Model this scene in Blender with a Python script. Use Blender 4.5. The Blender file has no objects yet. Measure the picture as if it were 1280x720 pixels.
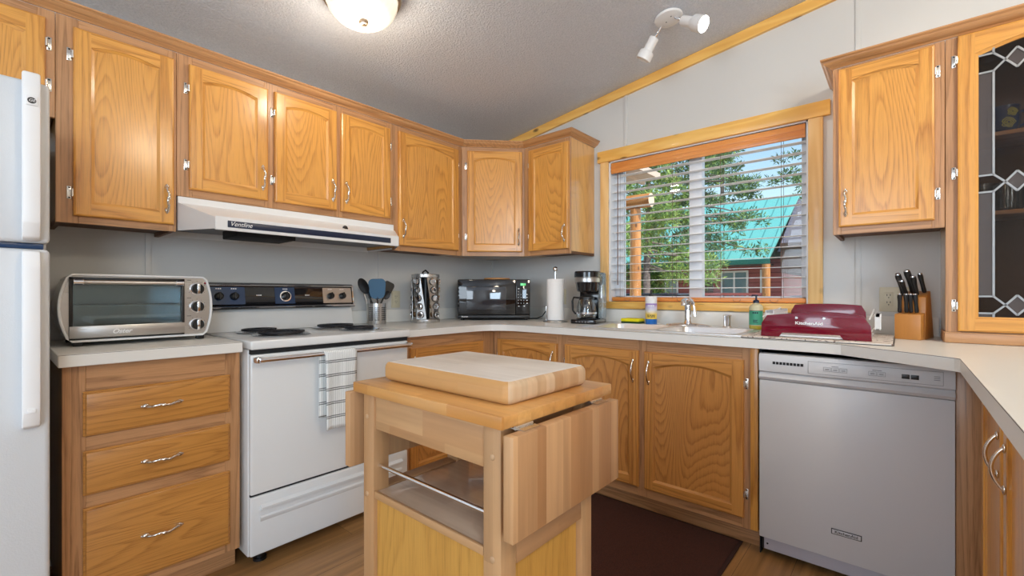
import bpy, bmesh, math, random
from mathutils import Vector, Matrix
random.seed(7)
S = bpy.context.scene
COL = S.collection
PI = math.pi

# ------------------------------------------------------------------ camera
cam_d = bpy.data.cameras.new('camera'); cam = bpy.data.objects.new('camera', cam_d); COL.objects.link(cam)
cam.location = (-2.7604, -2.6819, 1.122)
cam.rotation_euler = (PI/2, 0, math.radians(40.1125-90))
cam_d.sensor_width = 36.0; cam_d.lens = 562.7653/1280*36
cam_d.shift_x = -14.91/1280; cam_d.shift_y = 6.9/1280
cam_d.clip_start = 0.02; cam_d.clip_end = 300
S.camera = cam
# ------------------------------------------------------------------ exposure, world, lights
S.view_settings.view_transform = 'Standard'; S.view_settings.look = 'None'
S.view_settings.gamma = 1.0; S.view_settings.exposure = 0.2
S.view_settings.use_curve_mapping = False
W = bpy.data.worlds.new('sky'); S.world = W; W.use_nodes = True
wn = W.node_tree; wn.nodes.clear()
wo = wn.nodes.new('ShaderNodeOutputWorld'); wb = wn.nodes.new('ShaderNodeBackground')
ws = wn.nodes.new('ShaderNodeTexSky'); ws.sky_type = 'NISHITA'; ws.sun_disc = False
ws.sun_elevation = math.radians(48); ws.sun_rotation = math.radians(198); ws.air_density = 1.6; ws.dust_density = 0.0; ws.ozone_density = 3.5
wb.inputs['Strength'].default_value = 0.19
wn.links.new(ws.outputs[0], wb.inputs[0]); wn.links.new(wb.outputs[0], wo.inputs[0])

def lamp(name, kind, loc, energy, color=(1,1,1), aim=None, **kw):
    d = bpy.data.lights.new(name, kind); d.energy = energy; d.color = color
    for k, v in kw.items(): setattr(d, k, v)
    o = bpy.data.objects.new(name, d); COL.objects.link(o); o.location = loc
    if aim is not None:
        o.rotation_euler = (Vector(aim)-Vector(loc)).to_track_quat('-Z', 'Y').to_euler()
    return o
lamp('sun', 'SUN', (-2.5, -9, 11), 5.0, (1.0, .95, .86), aim=(.5, 0, 0), angle=0.01)
# unseen area lamps added behind the camera for assumed daylight; no windows built
lamp('assumed_daylight_south', 'AREA', (-4.2, -5.9, 1.6), 128, (.62, .81, 1.0), aim=(-2.5, 0, 1.4), shape='RECTANGLE', size=2.6, size_y=1.5)
lamp('assumed_daylight_west', 'AREA', (-5.9, -1.9, 1.7), 52, (.74, .87, 1.0), aim=(0, -1.2, 1.9), shape='RECTANGLE', size=1.7, size_y=1.7)
# unseen warm fill lights added behind the camera
lamp('warm_fill_left', 'POINT', (-3.9, -4.6, 2.5), 30, (1.0, .86, .68), shadow_soft_size=.18)
lamp('warm_fill_right', 'POINT', (-1.7, -3.9, 2.6), 44, (1.0, .84, .62), shadow_soft_size=.15)

# ------------------------------------------------------------------ materials
def nt(name):
    m = bpy.data.materials.new(name); m.use_nodes = True
    t = m.node_tree; b = t.nodes['Principled BSDF']
    return m, t, b
def setp(b, **k):
    M = dict(color='Base Color', rough='Roughness', metal='Metallic', spec='Specular IOR Level', coat='Coat Weight',
             coat_rough='Coat Roughness', trans='Transmission Weight', ior='IOR', alpha='Alpha', emit='Emission Color',
             emit_s='Emission Strength', aniso='Anisotropic')
    for q, v in k.items():
        if q in ('color', 'emit') and len(v) == 3: v = (*v, 1)
        b.inputs[M[q]].default_value = v
def sr(r, g, b):
    f = lambda c: (c/255/12.92) if c <= 10.31 else ((c/255+.055)/1.055)**2.4
    return (f(r), f(g), f(b))
def plain(name, color, rough=.5, bump=0, bscale=200, **k):
    m, t, b = nt(name); setp(b, color=color, rough=rough, **k)
    n = t.nodes.new('ShaderNodeTexNoise'); n.inputs['Scale'].default_value = bscale
    tc = t.nodes.new('ShaderNodeTexCoord'); t.links.new(tc.outputs['Object'], n.inputs['Vector'])
    if bump:
        bp = t.nodes.new('ShaderNodeBump'); bp.inputs['Strength'].default_value = bump; bp.inputs['Distance'].default_value = .003
        t.links.new(n.outputs['Fac'], bp.inputs['Height']); t.links.new(bp.outputs[0], b.inputs['Normal'])
    else:   # a touch of roughness variation
        mr = t.nodes.new('ShaderNodeMapRange'); mr.inputs['To Min'].default_value = max(0, rough-.04); mr.inputs['To Max'].default_value = min(1, rough+.04)
        n.inputs['Scale'].default_value = 14
        t.links.new(n.outputs['Fac'], mr.inputs['Value']); t.links.new(mr.outputs[0], b.inputs['Roughness'])
    return m
def mathn(t, op, a, b=None):
    n = t.nodes.new('ShaderNodeMath'); n.operation = op
    for i, v in enumerate((a, b)):
        if v is None: continue
        if isinstance(v, (int, float)): n.inputs[i].default_value = v
        else: t.links.new(v, n.inputs[i])
    return n.outputs[0]
def ramp(t, fac, stops):
    n = t.nodes.new('ShaderNodeValToRGB'); e = n.color_ramp.elements
    while len(e) < len(stops): e.new(.5)
    for el, (p, c) in zip(e, stops): el.position = p; el.color = (*c, 1)
    t.links.new(fac, n.inputs[0]); return n.outputs[0]
def mixc(t, fac, a, b, mode='MIX'):
    n = t.nodes.new('ShaderNodeMix'); n.data_type = 'RGBA'; n.blend_type = mode
    for s, v in ((0, fac), (6, a), (7, b)):
        if isinstance(v, (int, float)): n.inputs[s].default_value = v
        elif isinstance(v, tuple): n.inputs[s].default_value = (*v[:3], 1)
        else: t.links.new(v, n.inputs[s])
    return n.outputs[2]
def coords(t, world=False, offset=True):
    tc = t.nodes.new('ShaderNodeTexCoord'); v = tc.outputs['Object']
    if offset:
        oi = t.nodes.new('ShaderNodeObjectInfo'); vm = t.nodes.new('ShaderNodeVectorMath'); vm.operation = 'ADD'
        k = t.nodes.new('ShaderNodeVectorMath'); k.operation = 'SCALE'; k.inputs[0].default_value = (13.1, 7.7, 19.3)
        t.links.new(oi.outputs['Random'], k.inputs['Scale'])
        t.links.new(v, vm.inputs[0]); t.links.new(k.outputs[0], vm.inputs[1]); v = vm.outputs[0]
    return v
def mapped(t, v, scale):
    mp = t.nodes.new('ShaderNodeMapping'); mp.inputs['Scale'].default_value = scale; t.links.new(v, mp.inputs['Vector']); return mp.outputs[0]
def noise(t, v, scale, detail=2, rough=.5):
    n = t.nodes.new('ShaderNodeTexNoise'); n.inputs['Scale'].default_value = scale; n.inputs['Detail'].default_value = detail
    n.inputs['Roughness'].default_value = rough; t.links.new(v, n.inputs['Vector']); return n.outputs['Fac']
def axis_scale(ax, along, across):
    return tuple(along if 'xyz'[i] == ax else across for i in range(3))
def oak(name, light, dark, ax, rings=24, across=5.0, along=.8, rough=.30, coat=.35, contrast=1.0, coat_rough=.16):
    """plain-sawn oak: thin cathedral lines along the contours of a stretched noise, plus pores"""
    m, t, b = nt(name); v = coords(t)
    a = noise(t, mapped(t, v, axis_scale(ax, along, across)), 1.0, 1.0, .4)
    w = noise(t, mapped(t, v, axis_scale(ax, 6, 60)), 1.0, 2, .5)
    ph = mathn(t, 'ADD', mathn(t, 'MULTIPLY', a, rings), mathn(t, 'MULTIPLY', w, .55))
    fr = mathn(t, 'FRACT', ph)
    s = ramp(t, fr, [(.0, (1, 1, 1)), (.16, (.55, .55, .55)), (.45, (.12, .12, .12)), (.85, (.05, .05, .05)), (1.0, (.9, .9, .9))])
    pores = noise(t, mapped(t, v, axis_scale(ax, 10, 420)), 1.0, 2, .6)
    pores = ramp(t, pores, [(.36, (1, 1, 1)), (.52, (0, 0, 0))])
    c = mixc(t, mathn(t, 'MULTIPLY', s, .78*contrast), light, dark)
    pd = mathn(t, 'MULTIPLY', pores, mathn(t, 'ADD', mathn(t, 'MULTIPLY', s, .40), .16))
    c = mixc(t, pd, c, tuple(x*.6 for x in dark))
    big = noise(t, mapped(t, v, axis_scale(ax, .6, 2.2)), 1.0, 1, .5)
    c = mixc(t, mathn(t, 'MULTIPLY', mathn(t, 'MAXIMUM', mathn(t, 'SUBTRACT', big, .45), 0.0), .8), c, tuple(x*.78 for x in light))
    t.links.new(c, b.inputs['Base Color']); setp(b, rough=rough, coat=coat, coat_rough=coat_rough)
    bp = t.nodes.new('ShaderNodeBump'); bp.inputs['Strength'].default_value = .06; bp.inputs['Distance'].default_value = .001; bp.invert = True
    t.links.new(pores, bp.inputs['Height']); t.links.new(bp.outputs[0], b.inputs['Normal'])
    return m
def pine(name, light, dark, ax, knots=True):
    m, t, b = nt(name); v = coords(t)
    a = noise(t, mapped(t, v, axis_scale(ax, .8, 9)), 1.0, 2, .5)
    s = mathn(t, 'ADD', mathn(t, 'MULTIPLY', mathn(t, 'SINE', mathn(t, 'MULTIPLY', a, 40.0)), .5), .5)
    c = mixc(t, mathn(t, 'MULTIPLY', s, .55), light, dark)
    if knots:
        vo = t.nodes.new('ShaderNodeTexVoronoi'); vo.inputs['Scale'].default_value = 1.0
        t.links.new(mapped(t, v, axis_scale(ax, 4.5, 9)), vo.inputs['Vector'])
        k = ramp(t, vo.outputs['Distance'], [(.09, (1, 1, 1)), (.17, (0, 0, 0))])
        c = mixc(t, mathn(t, 'MULTIPLY', k, .85), c, (.10, .035, .012))
    t.links.new(c, b.inputs['Base Color']); setp(b, rough=.38, coat=.2)
    return m
def planks(name, L, A, plen, pw, c1, c2, ax, grain=.5, mortar=.0, rough=.45, coat=0.0, tint=None, mort_col=(.05, .025, .012)):
    """boards running along axis L, laid side by side along axis A"""
    m, t, b = nt(name); v = coords(t, offset=False)
    sp = t.nodes.new('ShaderNodeSeparateXYZ'); t.links.new(v, sp.inputs[0]); cb = t.nodes.new('ShaderNodeCombineXYZ')
    t.links.new(sp.outputs['xyz'.index(L)], cb.inputs[0]); t.links.new(sp.outputs['xyz'.index(A)], cb.inputs[1])
    br = t.nodes.new('ShaderNodeTexBrick'); br.offset = .37; br.squash = 1
    br.inputs['Scale'].default_value = 1.0; br.inputs['Brick Width'].default_value = plen; br.inputs['Row Height'].default_value = pw
    br.inputs['Mortar Size'].default_value = mortar; br.inputs['Mortar Smooth'].default_value = 0; br.inputs['Bias'].default_value = 0
    br.inputs['Color1'].default_value = (0, 0, 0, 1); br.inputs['Color2'].default_value = (1, 1, 1, 1); br.inputs['Mortar'].default_value = (.5, .5, .5, 1)
    t.links.new(cb.outputs[0], br.inputs['Vector'])
    sc = t.nodes.new('ShaderNodeVectorMath'); sc.operation = 'ADD'
    k = t.nodes.new('ShaderNodeVectorMath'); k.operation = 'SCALE'; k.inputs[0].default_value = (31, 17, 23)
    t.links.new(br.outputs['Color'], k.inputs['Scale']); t.links.new(v, sc.inputs[0]); t.links.new(k.outputs[0], sc.inputs[1])
    g = noise(t, mapped(t, sc.outputs[0], axis_scale(ax, 1.6, 28)), 1.0, 3, .6)
    g2 = noise(t, mapped(t, sc.outputs[0], axis_scale(ax, 4, 160)), 1.0, 2, .6)
    c = mixc(t, br.outputs['Color'], c1, c2)
    c = mixc(t, mathn(t, 'MULTIPLY', ramp(t, g, [(.35, (0, 0, 0)), (.7, (1, 1, 1))]), grain), c, tuple(x*.45 for x in c1))
    c = mixc(t, mathn(t, 'MULTIPLY', g2, grain*.4), c, tuple(x*.6 for x in c1))
    if mortar: c = mixc(t, br.outputs['Fac'], c, mort_col)
    if tint:
        tn = noise(t, mapped(t, v, (3, 3, 3)), 1.0, 3, .55)
        c = mixc(t, mathn(t, 'MULTIPLY', ramp(t, tn, [(.38, (0, 0, 0)), (.62, (1, 1, 1))]), tint[1]), c, tint[0])
    t.links.new(c, b.inputs['Base Color']); setp(b, rough=rough, coat=coat)
    return m
def speckle(name, c1, c2, scale, rough, bump=0, dist=.004):
    m, t, b = nt(name); v = coords(t, offset=False)
    n = noise(t, v, scale, 3, .6)
    t.links.new(ramp(t, n, [(.35, c1), (.65, c2)]), b.inputs['Base Color']); setp(b, rough=rough)
    if bump:
        bp = t.nodes.new('ShaderNodeBump'); bp.inputs['Strength'].default_value = bump; bp.inputs['Distance'].default_value = dist
        t.links.new(n, bp.inputs['Height']); t.links.new(bp.outputs[0], b.inputs['Normal'])
    return m
def brushed(name, color, rough, ax, metal=1.0):
    m, t, b = nt(name); v = coords(t, offset=False)
    n = noise(t, mapped(t, v, axis_scale(ax, 3, 400)), 1.0, 2, .5)
    mr = t.nodes.new('ShaderNodeMapRange'); mr.inputs['To Min'].default_value = rough-.08; mr.inputs['To Max'].default_value = rough+.1
    t.links.new(n, mr.inputs['Value']); t.links.new(mr.outputs[0], b.inputs['Roughness'])
    setp(b, color=color, metal=metal); return m
def glassy(name, tint, refl=.08, rough=.02, opacity=0.0, body=(.0, .0, .0)):
    """thin pane: clear transmission, fresnel gloss and a little body colour"""
    m = bpy.data.materials.new(name); m.use_nodes = True; t = m.node_tree; t.nodes.clear()
    o = t.nodes.new('ShaderNodeOutputMaterial'); tr = t.nodes.new('ShaderNodeBsdfTransparent'); gl = t.nodes.new('ShaderNodeBsdfGlossy')
    df = t.nodes.new('ShaderNodeBsdfDiffuse'); mx = t.nodes.new('ShaderNodeMixShader'); mx2 = t.nodes.new('ShaderNodeMixShader')
    tr.inputs[0].default_value = (*tint, 1); gl.inputs['Roughness'].default_value = rough; df.inputs[0].default_value = (*body, 1)
    lw = t.nodes.new('ShaderNodeLayerWeight'); lw.inputs['Blend'].default_value = .25
    f = mathn(t, 'ADD', mathn(t, 'MULTIPLY', lw.outputs['Fresnel'], .6), refl)
    mx2.inputs[0].default_value = opacity
    t.links.new(tr.outputs[0], mx2.inputs[1]); t.links.new(df.outputs[0], mx2.inputs[2])
    t.links.new(f, mx.inputs[0]); t.links.new(mx2.outputs[0], mx.inputs[1]); t.links.new(gl.outputs[0], mx.inputs[2])
    t.links.new(mx.outputs[0], o.inputs[0]); return m
def emis(name, color, strength):
    m, t, b = nt(name); setp(b, color=color, emit=color, emit_s=strength, rough=.4); return m

HON_L, HON_D = sr(230, 166, 80), sr(188, 120, 48)      # honey oak of the doors
FRM_L, FRM_D = sr(200, 150, 104), sr(138, 92, 56)       # browner oak of the face frames
M = {}
M['oakv'] = oak('honey_oak_upright', HON_L, HON_D, 'z', rings=12, across=10, along=.35)
M['oakh'] = oak('honey_oak_level', HON_L, HON_D, 'x', rings=12, across=10, along=.5)
M['oakp'] = oak('honey_oak_veneer', sr(229, 165, 80), sr(180, 112, 44), 'z', rings=42, across=4.4, along=.7, contrast=.62)
M['bov'] = oak('shaded_oak_upright', sr(210, 148, 76), sr(164, 102, 44), 'z', rings=12, across=10, along=.35)  # honey oak darkened: dimmer light on the base doors put into the colour
M['boh'] = oak('shaded_oak_level', sr(210, 148, 76), sr(164, 102, 44), 'x', rings=12, across=10, along=.5)
M['bop'] = oak('shaded_oak_veneer', sr(204, 142, 74), sr(152, 92, 42), 'z', rings=36, across=3.6, along=.8, contrast=.72)
M['drw'] = oak('shaded_oak_drawer', sr(206, 144, 72), sr(152, 94, 40), 'x', rings=26, across=7, along=.7, contrast=.6)  # drawer fronts: same oak with the lower shade put into its colour
M['frv'] = oak('frame_oak_upright', FRM_L, FRM_D, 'z', rings=10, across=14, along=.4, contrast=.7, coat=.15, rough=.4)
M['frh'] = oak('frame_oak_level', FRM_L, FRM_D, 'x', rings=10, across=14, along=.4, contrast=.7, coat=.15, rough=.4)
M['side'] = oak('cabinet_side_oak', sr(232, 180, 108), sr(198, 140, 74), 'z', rings=12, across=5, along=.5, contrast=.5, coat=.9, coat_rough=.09)
M['crx'] = oak('crown_oak_x', sr(208, 156, 106), sr(152, 104, 64), 'x', rings=8, across=16, along=.3, contrast=.7)
M['cry'] = oak('crown_oak_y', sr(204, 150, 98), sr(148, 100, 58), 'y', rings=8, across=16, along=.3, contrast=.7)
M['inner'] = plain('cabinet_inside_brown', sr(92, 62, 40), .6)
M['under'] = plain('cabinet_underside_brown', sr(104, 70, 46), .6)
M['pine_y'] = pine('knotty_pine_y', sr(252, 202, 112), sr(232, 168, 74), 'y')
M['pine_z'] = pine('knotty_pine_z', sr(246, 204, 140), sr(228, 176, 104), 'z')
M['valance'] = pine('valance_wood', sr(236, 158, 84), sr(212, 126, 56), 'y', knots=False)
M['wall'] = plain('wall_panel_grey', sr(214, 213, 210), .55)
M['ceil'] = speckle('ceiling_stipple', sr(212, 217, 226), sr(224, 228, 236), 105, .9, bump=.95, dist=.009)
M['floor'] = planks('floor_vinyl_planks', 'x', 'y', 1.22, .18, sr(164, 118, 68), sr(200, 152, 98), 'x', grain=.8, mortar=.0008, rough=.32)
M['rug'] = speckle('rug_pile', sr(56, 24, 16), sr(98, 50, 34), 420, .95, bump=1.0, dist=.01)
M['rugedge'] = plain('rug_binding', sr(52, 24, 18), .9)
M['lam'] = plain('laminate_counter', sr(232, 230, 224), .34)
M['lamedge'] = plain('laminate_seam', sr(96, 86, 76), .5)
M['enamel'] = plain('white_enamel', sr(228, 229, 228), .22, coat=.3)
M['bisq'] = plain('bisque_enamel', sr(222, 220, 212), .25)
M['fridge'] = plain('white_textured_enamel', sr(212, 215, 218), .38, bump=.12, bscale=260)
M['hoodw'] = plain('hood_white', sr(236, 236, 236), .35)
M['dw'] = plain('dishwasher_white', sr(206, 206, 208), .35)
M['dwtoe'] = plain('dishwasher_toe_panel', sr(186, 184, 194), .5)
M['black'] = plain('black_plastic', sr(16, 16, 18), .38)
M['blackgl'] = plain('black_glass', (.006, .006, .008), .06, coat=.5)
M['dark'] = plain('dark_gap', (.012, .012, .014), .8)
M['blueplate'] = plain('control_blue', sr(24, 58, 96), .3)
M['ss_x'] = brushed('brushed_steel_x', (.50, .49, .48), .3, 'x')
M['ss_z'] = brushed('brushed_steel_z', (.62, .62, .62), .28, 'z')
M['ss'] = brushed('sink_steel', (.86, .87, .89), .34, 'y')
M['chrome'] = plain('chrome', (.82, .82, .84), .07, metal=1.0)
M['nickel'] = plain('satin_nickel', (.78, .74, .68), .2, metal=1.0)
M['hinge'] = plain('hinge_metal', (.72, .70, .66), .25, metal=1.0)
M['coil'] = plain('burner_coil', sr(26, 28, 34), .5)
M['pan'] = plain('drip_pan', (.55, .55, .56), .2, metal=1.0)
M['white'] = plain('white_plastic', sr(238, 238, 238), .4)
M['vinyl'] = plain('window_vinyl', sr(238, 240, 244), .35)
M['slat'] = plain('blind_slat_white', sr(246, 244, 242), .4)
M['cord'] = plain('blind_cord', sr(120, 92, 80), .7)
M['pane'] = glassy('window_glass', (.97, .98, .98), .015, .0)
M['leadglass'] = glassy('cabinet_glass', (.72, .68, .64), .01, .02, .06, sr(60, 52, 48))
M['textured'] = glassy('textured_glass', (.40, .37, .36), .04, .25, .55, sr(98, 88, 86))
M['clearg'] = glassy('clear_glass', (.86, .90, .92), .10, .02)
M['ovenglass'] = glassy('oven_glass', (.62, .70, .72), .06, .02)
M['lead'] = plain('lead_came', sr(158, 160, 162), .4, metal=.6)
M['ivory'] = plain('ivory_plastic', sr(214, 206, 180), .4)
M['paper'] = plain('paper_towel', sr(246, 244, 242), .9, bump=.4, bscale=160)
M['sponge'] = plain('sponge_yellow', sr(246, 232, 28), .9, bump=.8, bscale=300)
M['scour'] = plain('scour_pad_green', sr(38, 66, 30), .95, bump=.8, bscale=300)
M['teal'] = plain('teal_silicone', sr(50, 100, 136), .5)
M['burg'] = plain('burgundy_gloss', sr(116, 2, 36), .12, coat=.6)
M['printw'] = plain('print_white', (.85, .85, .85), .5)
M['printk'] = plain('print_black', (.03, .03, .03), .5)
M['printg'] = plain('print_grey', sr(120, 120, 124), .5)
M['blk'] = planks('block_wood', 'z', 'y', .5, .03, sr(196, 128, 58), sr(214, 148, 76), 'z', grain=.4, rough=.35)
M['cart'] = planks('cart_birch_upright', 'z', 'y', .9, .06, sr(190, 144, 98), sr(204, 160, 114), 'z', grain=.35, rough=.45)
M['carty'] = planks('cart_birch_y', 'y', 'z', .22, .06, sr(190, 142, 96), sr(212, 168, 120), 'y', grain=.35, rough=.45)
M['cartx'] = planks('cart_birch_x', 'x', 'z', .22, .06, sr(176, 128, 86), sr(196, 150, 106), 'x', grain=.35, rough=.45)
M['carttop'] = planks('cart_top_strips', 'y', 'x', .32, .042, sr(202, 138, 70), sr(224, 168, 100), 'y', grain=.4, rough=.32, coat=.2)
M['leaf'] = planks('cart_leaf_strips', 'z', 'x', .6, .03, sr(176, 126, 82), sr(218, 172, 124), 'z', grain=.4, rough=.45)
M['ply'] = oak('cart_panel_veneer', sr(206, 154, 74), sr(180, 126, 52), 'z', rings=14, across=5, along=.6, contrast=.5, coat=.1, rough=.5)
M['shelf'] = planks('cart_shelf_wood', 'y', 'x', .5, .12, sr(190, 160, 136), sr(204, 176, 150), 'y', grain=.3, rough=.22, coat=.5)
M['board_t'] = planks('board_top_glare', 'y', 'x', .30, .034, sr(214, 206, 196), sr(228, 222, 214), 'y', grain=.22, rough=.5, tint=(sr(232, 228, 222), .5))  # top paled so its colour carries the daylight glare
M['board_s'] = planks('cutting_board_side', 'y', 'z', .30, .034, sr(204, 152, 92), sr(214, 166, 110), 'y', grain=.3, rough=.5)
M['board_e'] = planks('cutting_board_end', 'z', 'x', .5, .034, sr(196, 150, 104), sr(226, 196, 160), 'z', grain=.35, rough=.5)
M['cork'] = plain('round_board_wood', sr(206, 146, 84), .5)
def towel_mat():
    m, t, b = nt('towel_cloth'); v = coords(t, offset=False)
    sp = t.nodes.new('ShaderNodeSeparateXYZ'); t.links.new(v, sp.inputs[0])
    z = sp.outputs[2]; x = sp.outputs[0]
    def band(src, period, width, soft=.1):
        fr = mathn(t, 'FRACT', mathn(t, 'DIVIDE', src, period))
        return mathn(t, 'LESS_THAN', fr, width)
    hb = mathn(t, 'MAXIMUM', band(mathn(t, 'ADD', z, 5.0), .062, .07), band(mathn(t, 'ADD', z, 5.008), .062, .07))
    n = noise(t, mapped(t, v, (40, 40, 14)), 1.0, 2, .5)
    vb = band(mathn(t, 'ADD', mathn(t, 'ADD', x, 5.0), mathn(t, 'MULTIPLY', n, .004)), .0085, .22)
    c = mixc(t, mathn(t, 'MULTIPLY', vb, .45), sr(236, 238, 236), sr(120, 128, 128))
    c = mixc(t, mathn(t, 'MULTIPLY', hb, .8), c, sr(46, 54, 54))
    t.links.new(c, b.inputs['Base Color']); setp(b, rough=.9)
    bp = t.nodes.new('ShaderNodeBump'); bp.inputs['Strength'].default_value = .5; bp.inputs['Distance'].default_value = .002
    t.links.new(vb, bp.inputs['Height']); t.links.new(bp.outputs[0], b.inputs['Normal']); return m
M['towel'] = towel_mat()
def mat_cloth():
    m, t, b = nt('drying_mat_cloth'); v = coords(t, offset=False)
    n = noise(t, mapped(t, v, (9, 9, 9)), 1.0, 2, .5)
    s = mathn(t, 'SINE', mathn(t, 'MULTIPLY', n, 60.0))
    t.links.new(mixc(t, mathn(t, 'GREATER_THAN', s, .9), sr(228, 218, 208), sr(120, 96, 88)), b.inputs['Base Color']); setp(b, rough=.9); return m
M['dmat'] = mat_cloth()
def label_mat(name, stops):
    m, t, b = nt(name); v = coords(t, offset=False)
    sp = t.nodes.new('ShaderNodeSeparateXYZ'); t.links.new(v, sp.inputs[0])
    cr = t.nodes.new('ShaderNodeValToRGB'); cr.color_ramp.interpolation = 'LINEAR'; e = cr.color_ramp.elements
    while len(e) < len(stops): e.new(.5)
    for el, (p, c) in zip(e, stops): el.position = p; el.color = (*c, 1)
    t.links.new(mathn(t, 'MULTIPLY', sp.outputs[2], 5.0), cr.inputs[0])   # 0 .. 0.2 m
    t.links.new(cr.outputs[0], b.inputs['Base Color']); setp(b, rough=.35); return m
M['soapgreen'] = plain('soap_label_green', sr(74, 172, 140), .45)
M['soapliq'] = plain('soap_clear_body', sr(214, 206, 170), .15)
M['soapyel'] = plain('soap_liquid_yellow', sr(188, 172, 60), .15)
M['navy'] = plain('navy_pump', sr(16, 32, 62), .35)
M['blueb'] = plain('bottle_blue', sr(28, 104, 184), .3)
M['bottlelabel'] = label_mat('cleaner_label', [(.0, sr(238, 196, 60)), (.30, sr(240, 206, 90)), (.42, sr(226, 222, 226)), (.52, sr(206, 200, 226)), (.60, sr(160, 130, 198)), (.78, sr(132, 104, 184))])
M['mugblue'] = plain('mug_glaze_blue', sr(18, 44, 98), .15, coat=.5)
M['mugrose'] = plain('mug_rose_glaze', sr(176, 178, 96), .2)
M['coffeeblk'] = plain('coffee_maker_black', sr(12, 14, 20), .16, coat=.4)
M['reservoir'] = glassy('water_tank_glass', (.75, .82, .86), .16, .05, .15, sr(190, 205, 212))
M['spice'] = plain('spice_brown', sr(104, 76, 48), .8)
M['lampglass'] = emis('lamp_bowl_glass', (1.0, .90, .74), .55)
M['finial'] = plain('finial_bronze', sr(120, 104, 88), .4, metal=.5)
M['bulb'] = emis('spot_bulb_face', (1.0, .96, .88), 14)
M['green'] = emis('clock_digits', (.2, 1.0, .35), 1.2)
M['brass'] = plain('brushed_nickel_ring', sr(176, 172, 164), .3, metal=.9)
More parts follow.
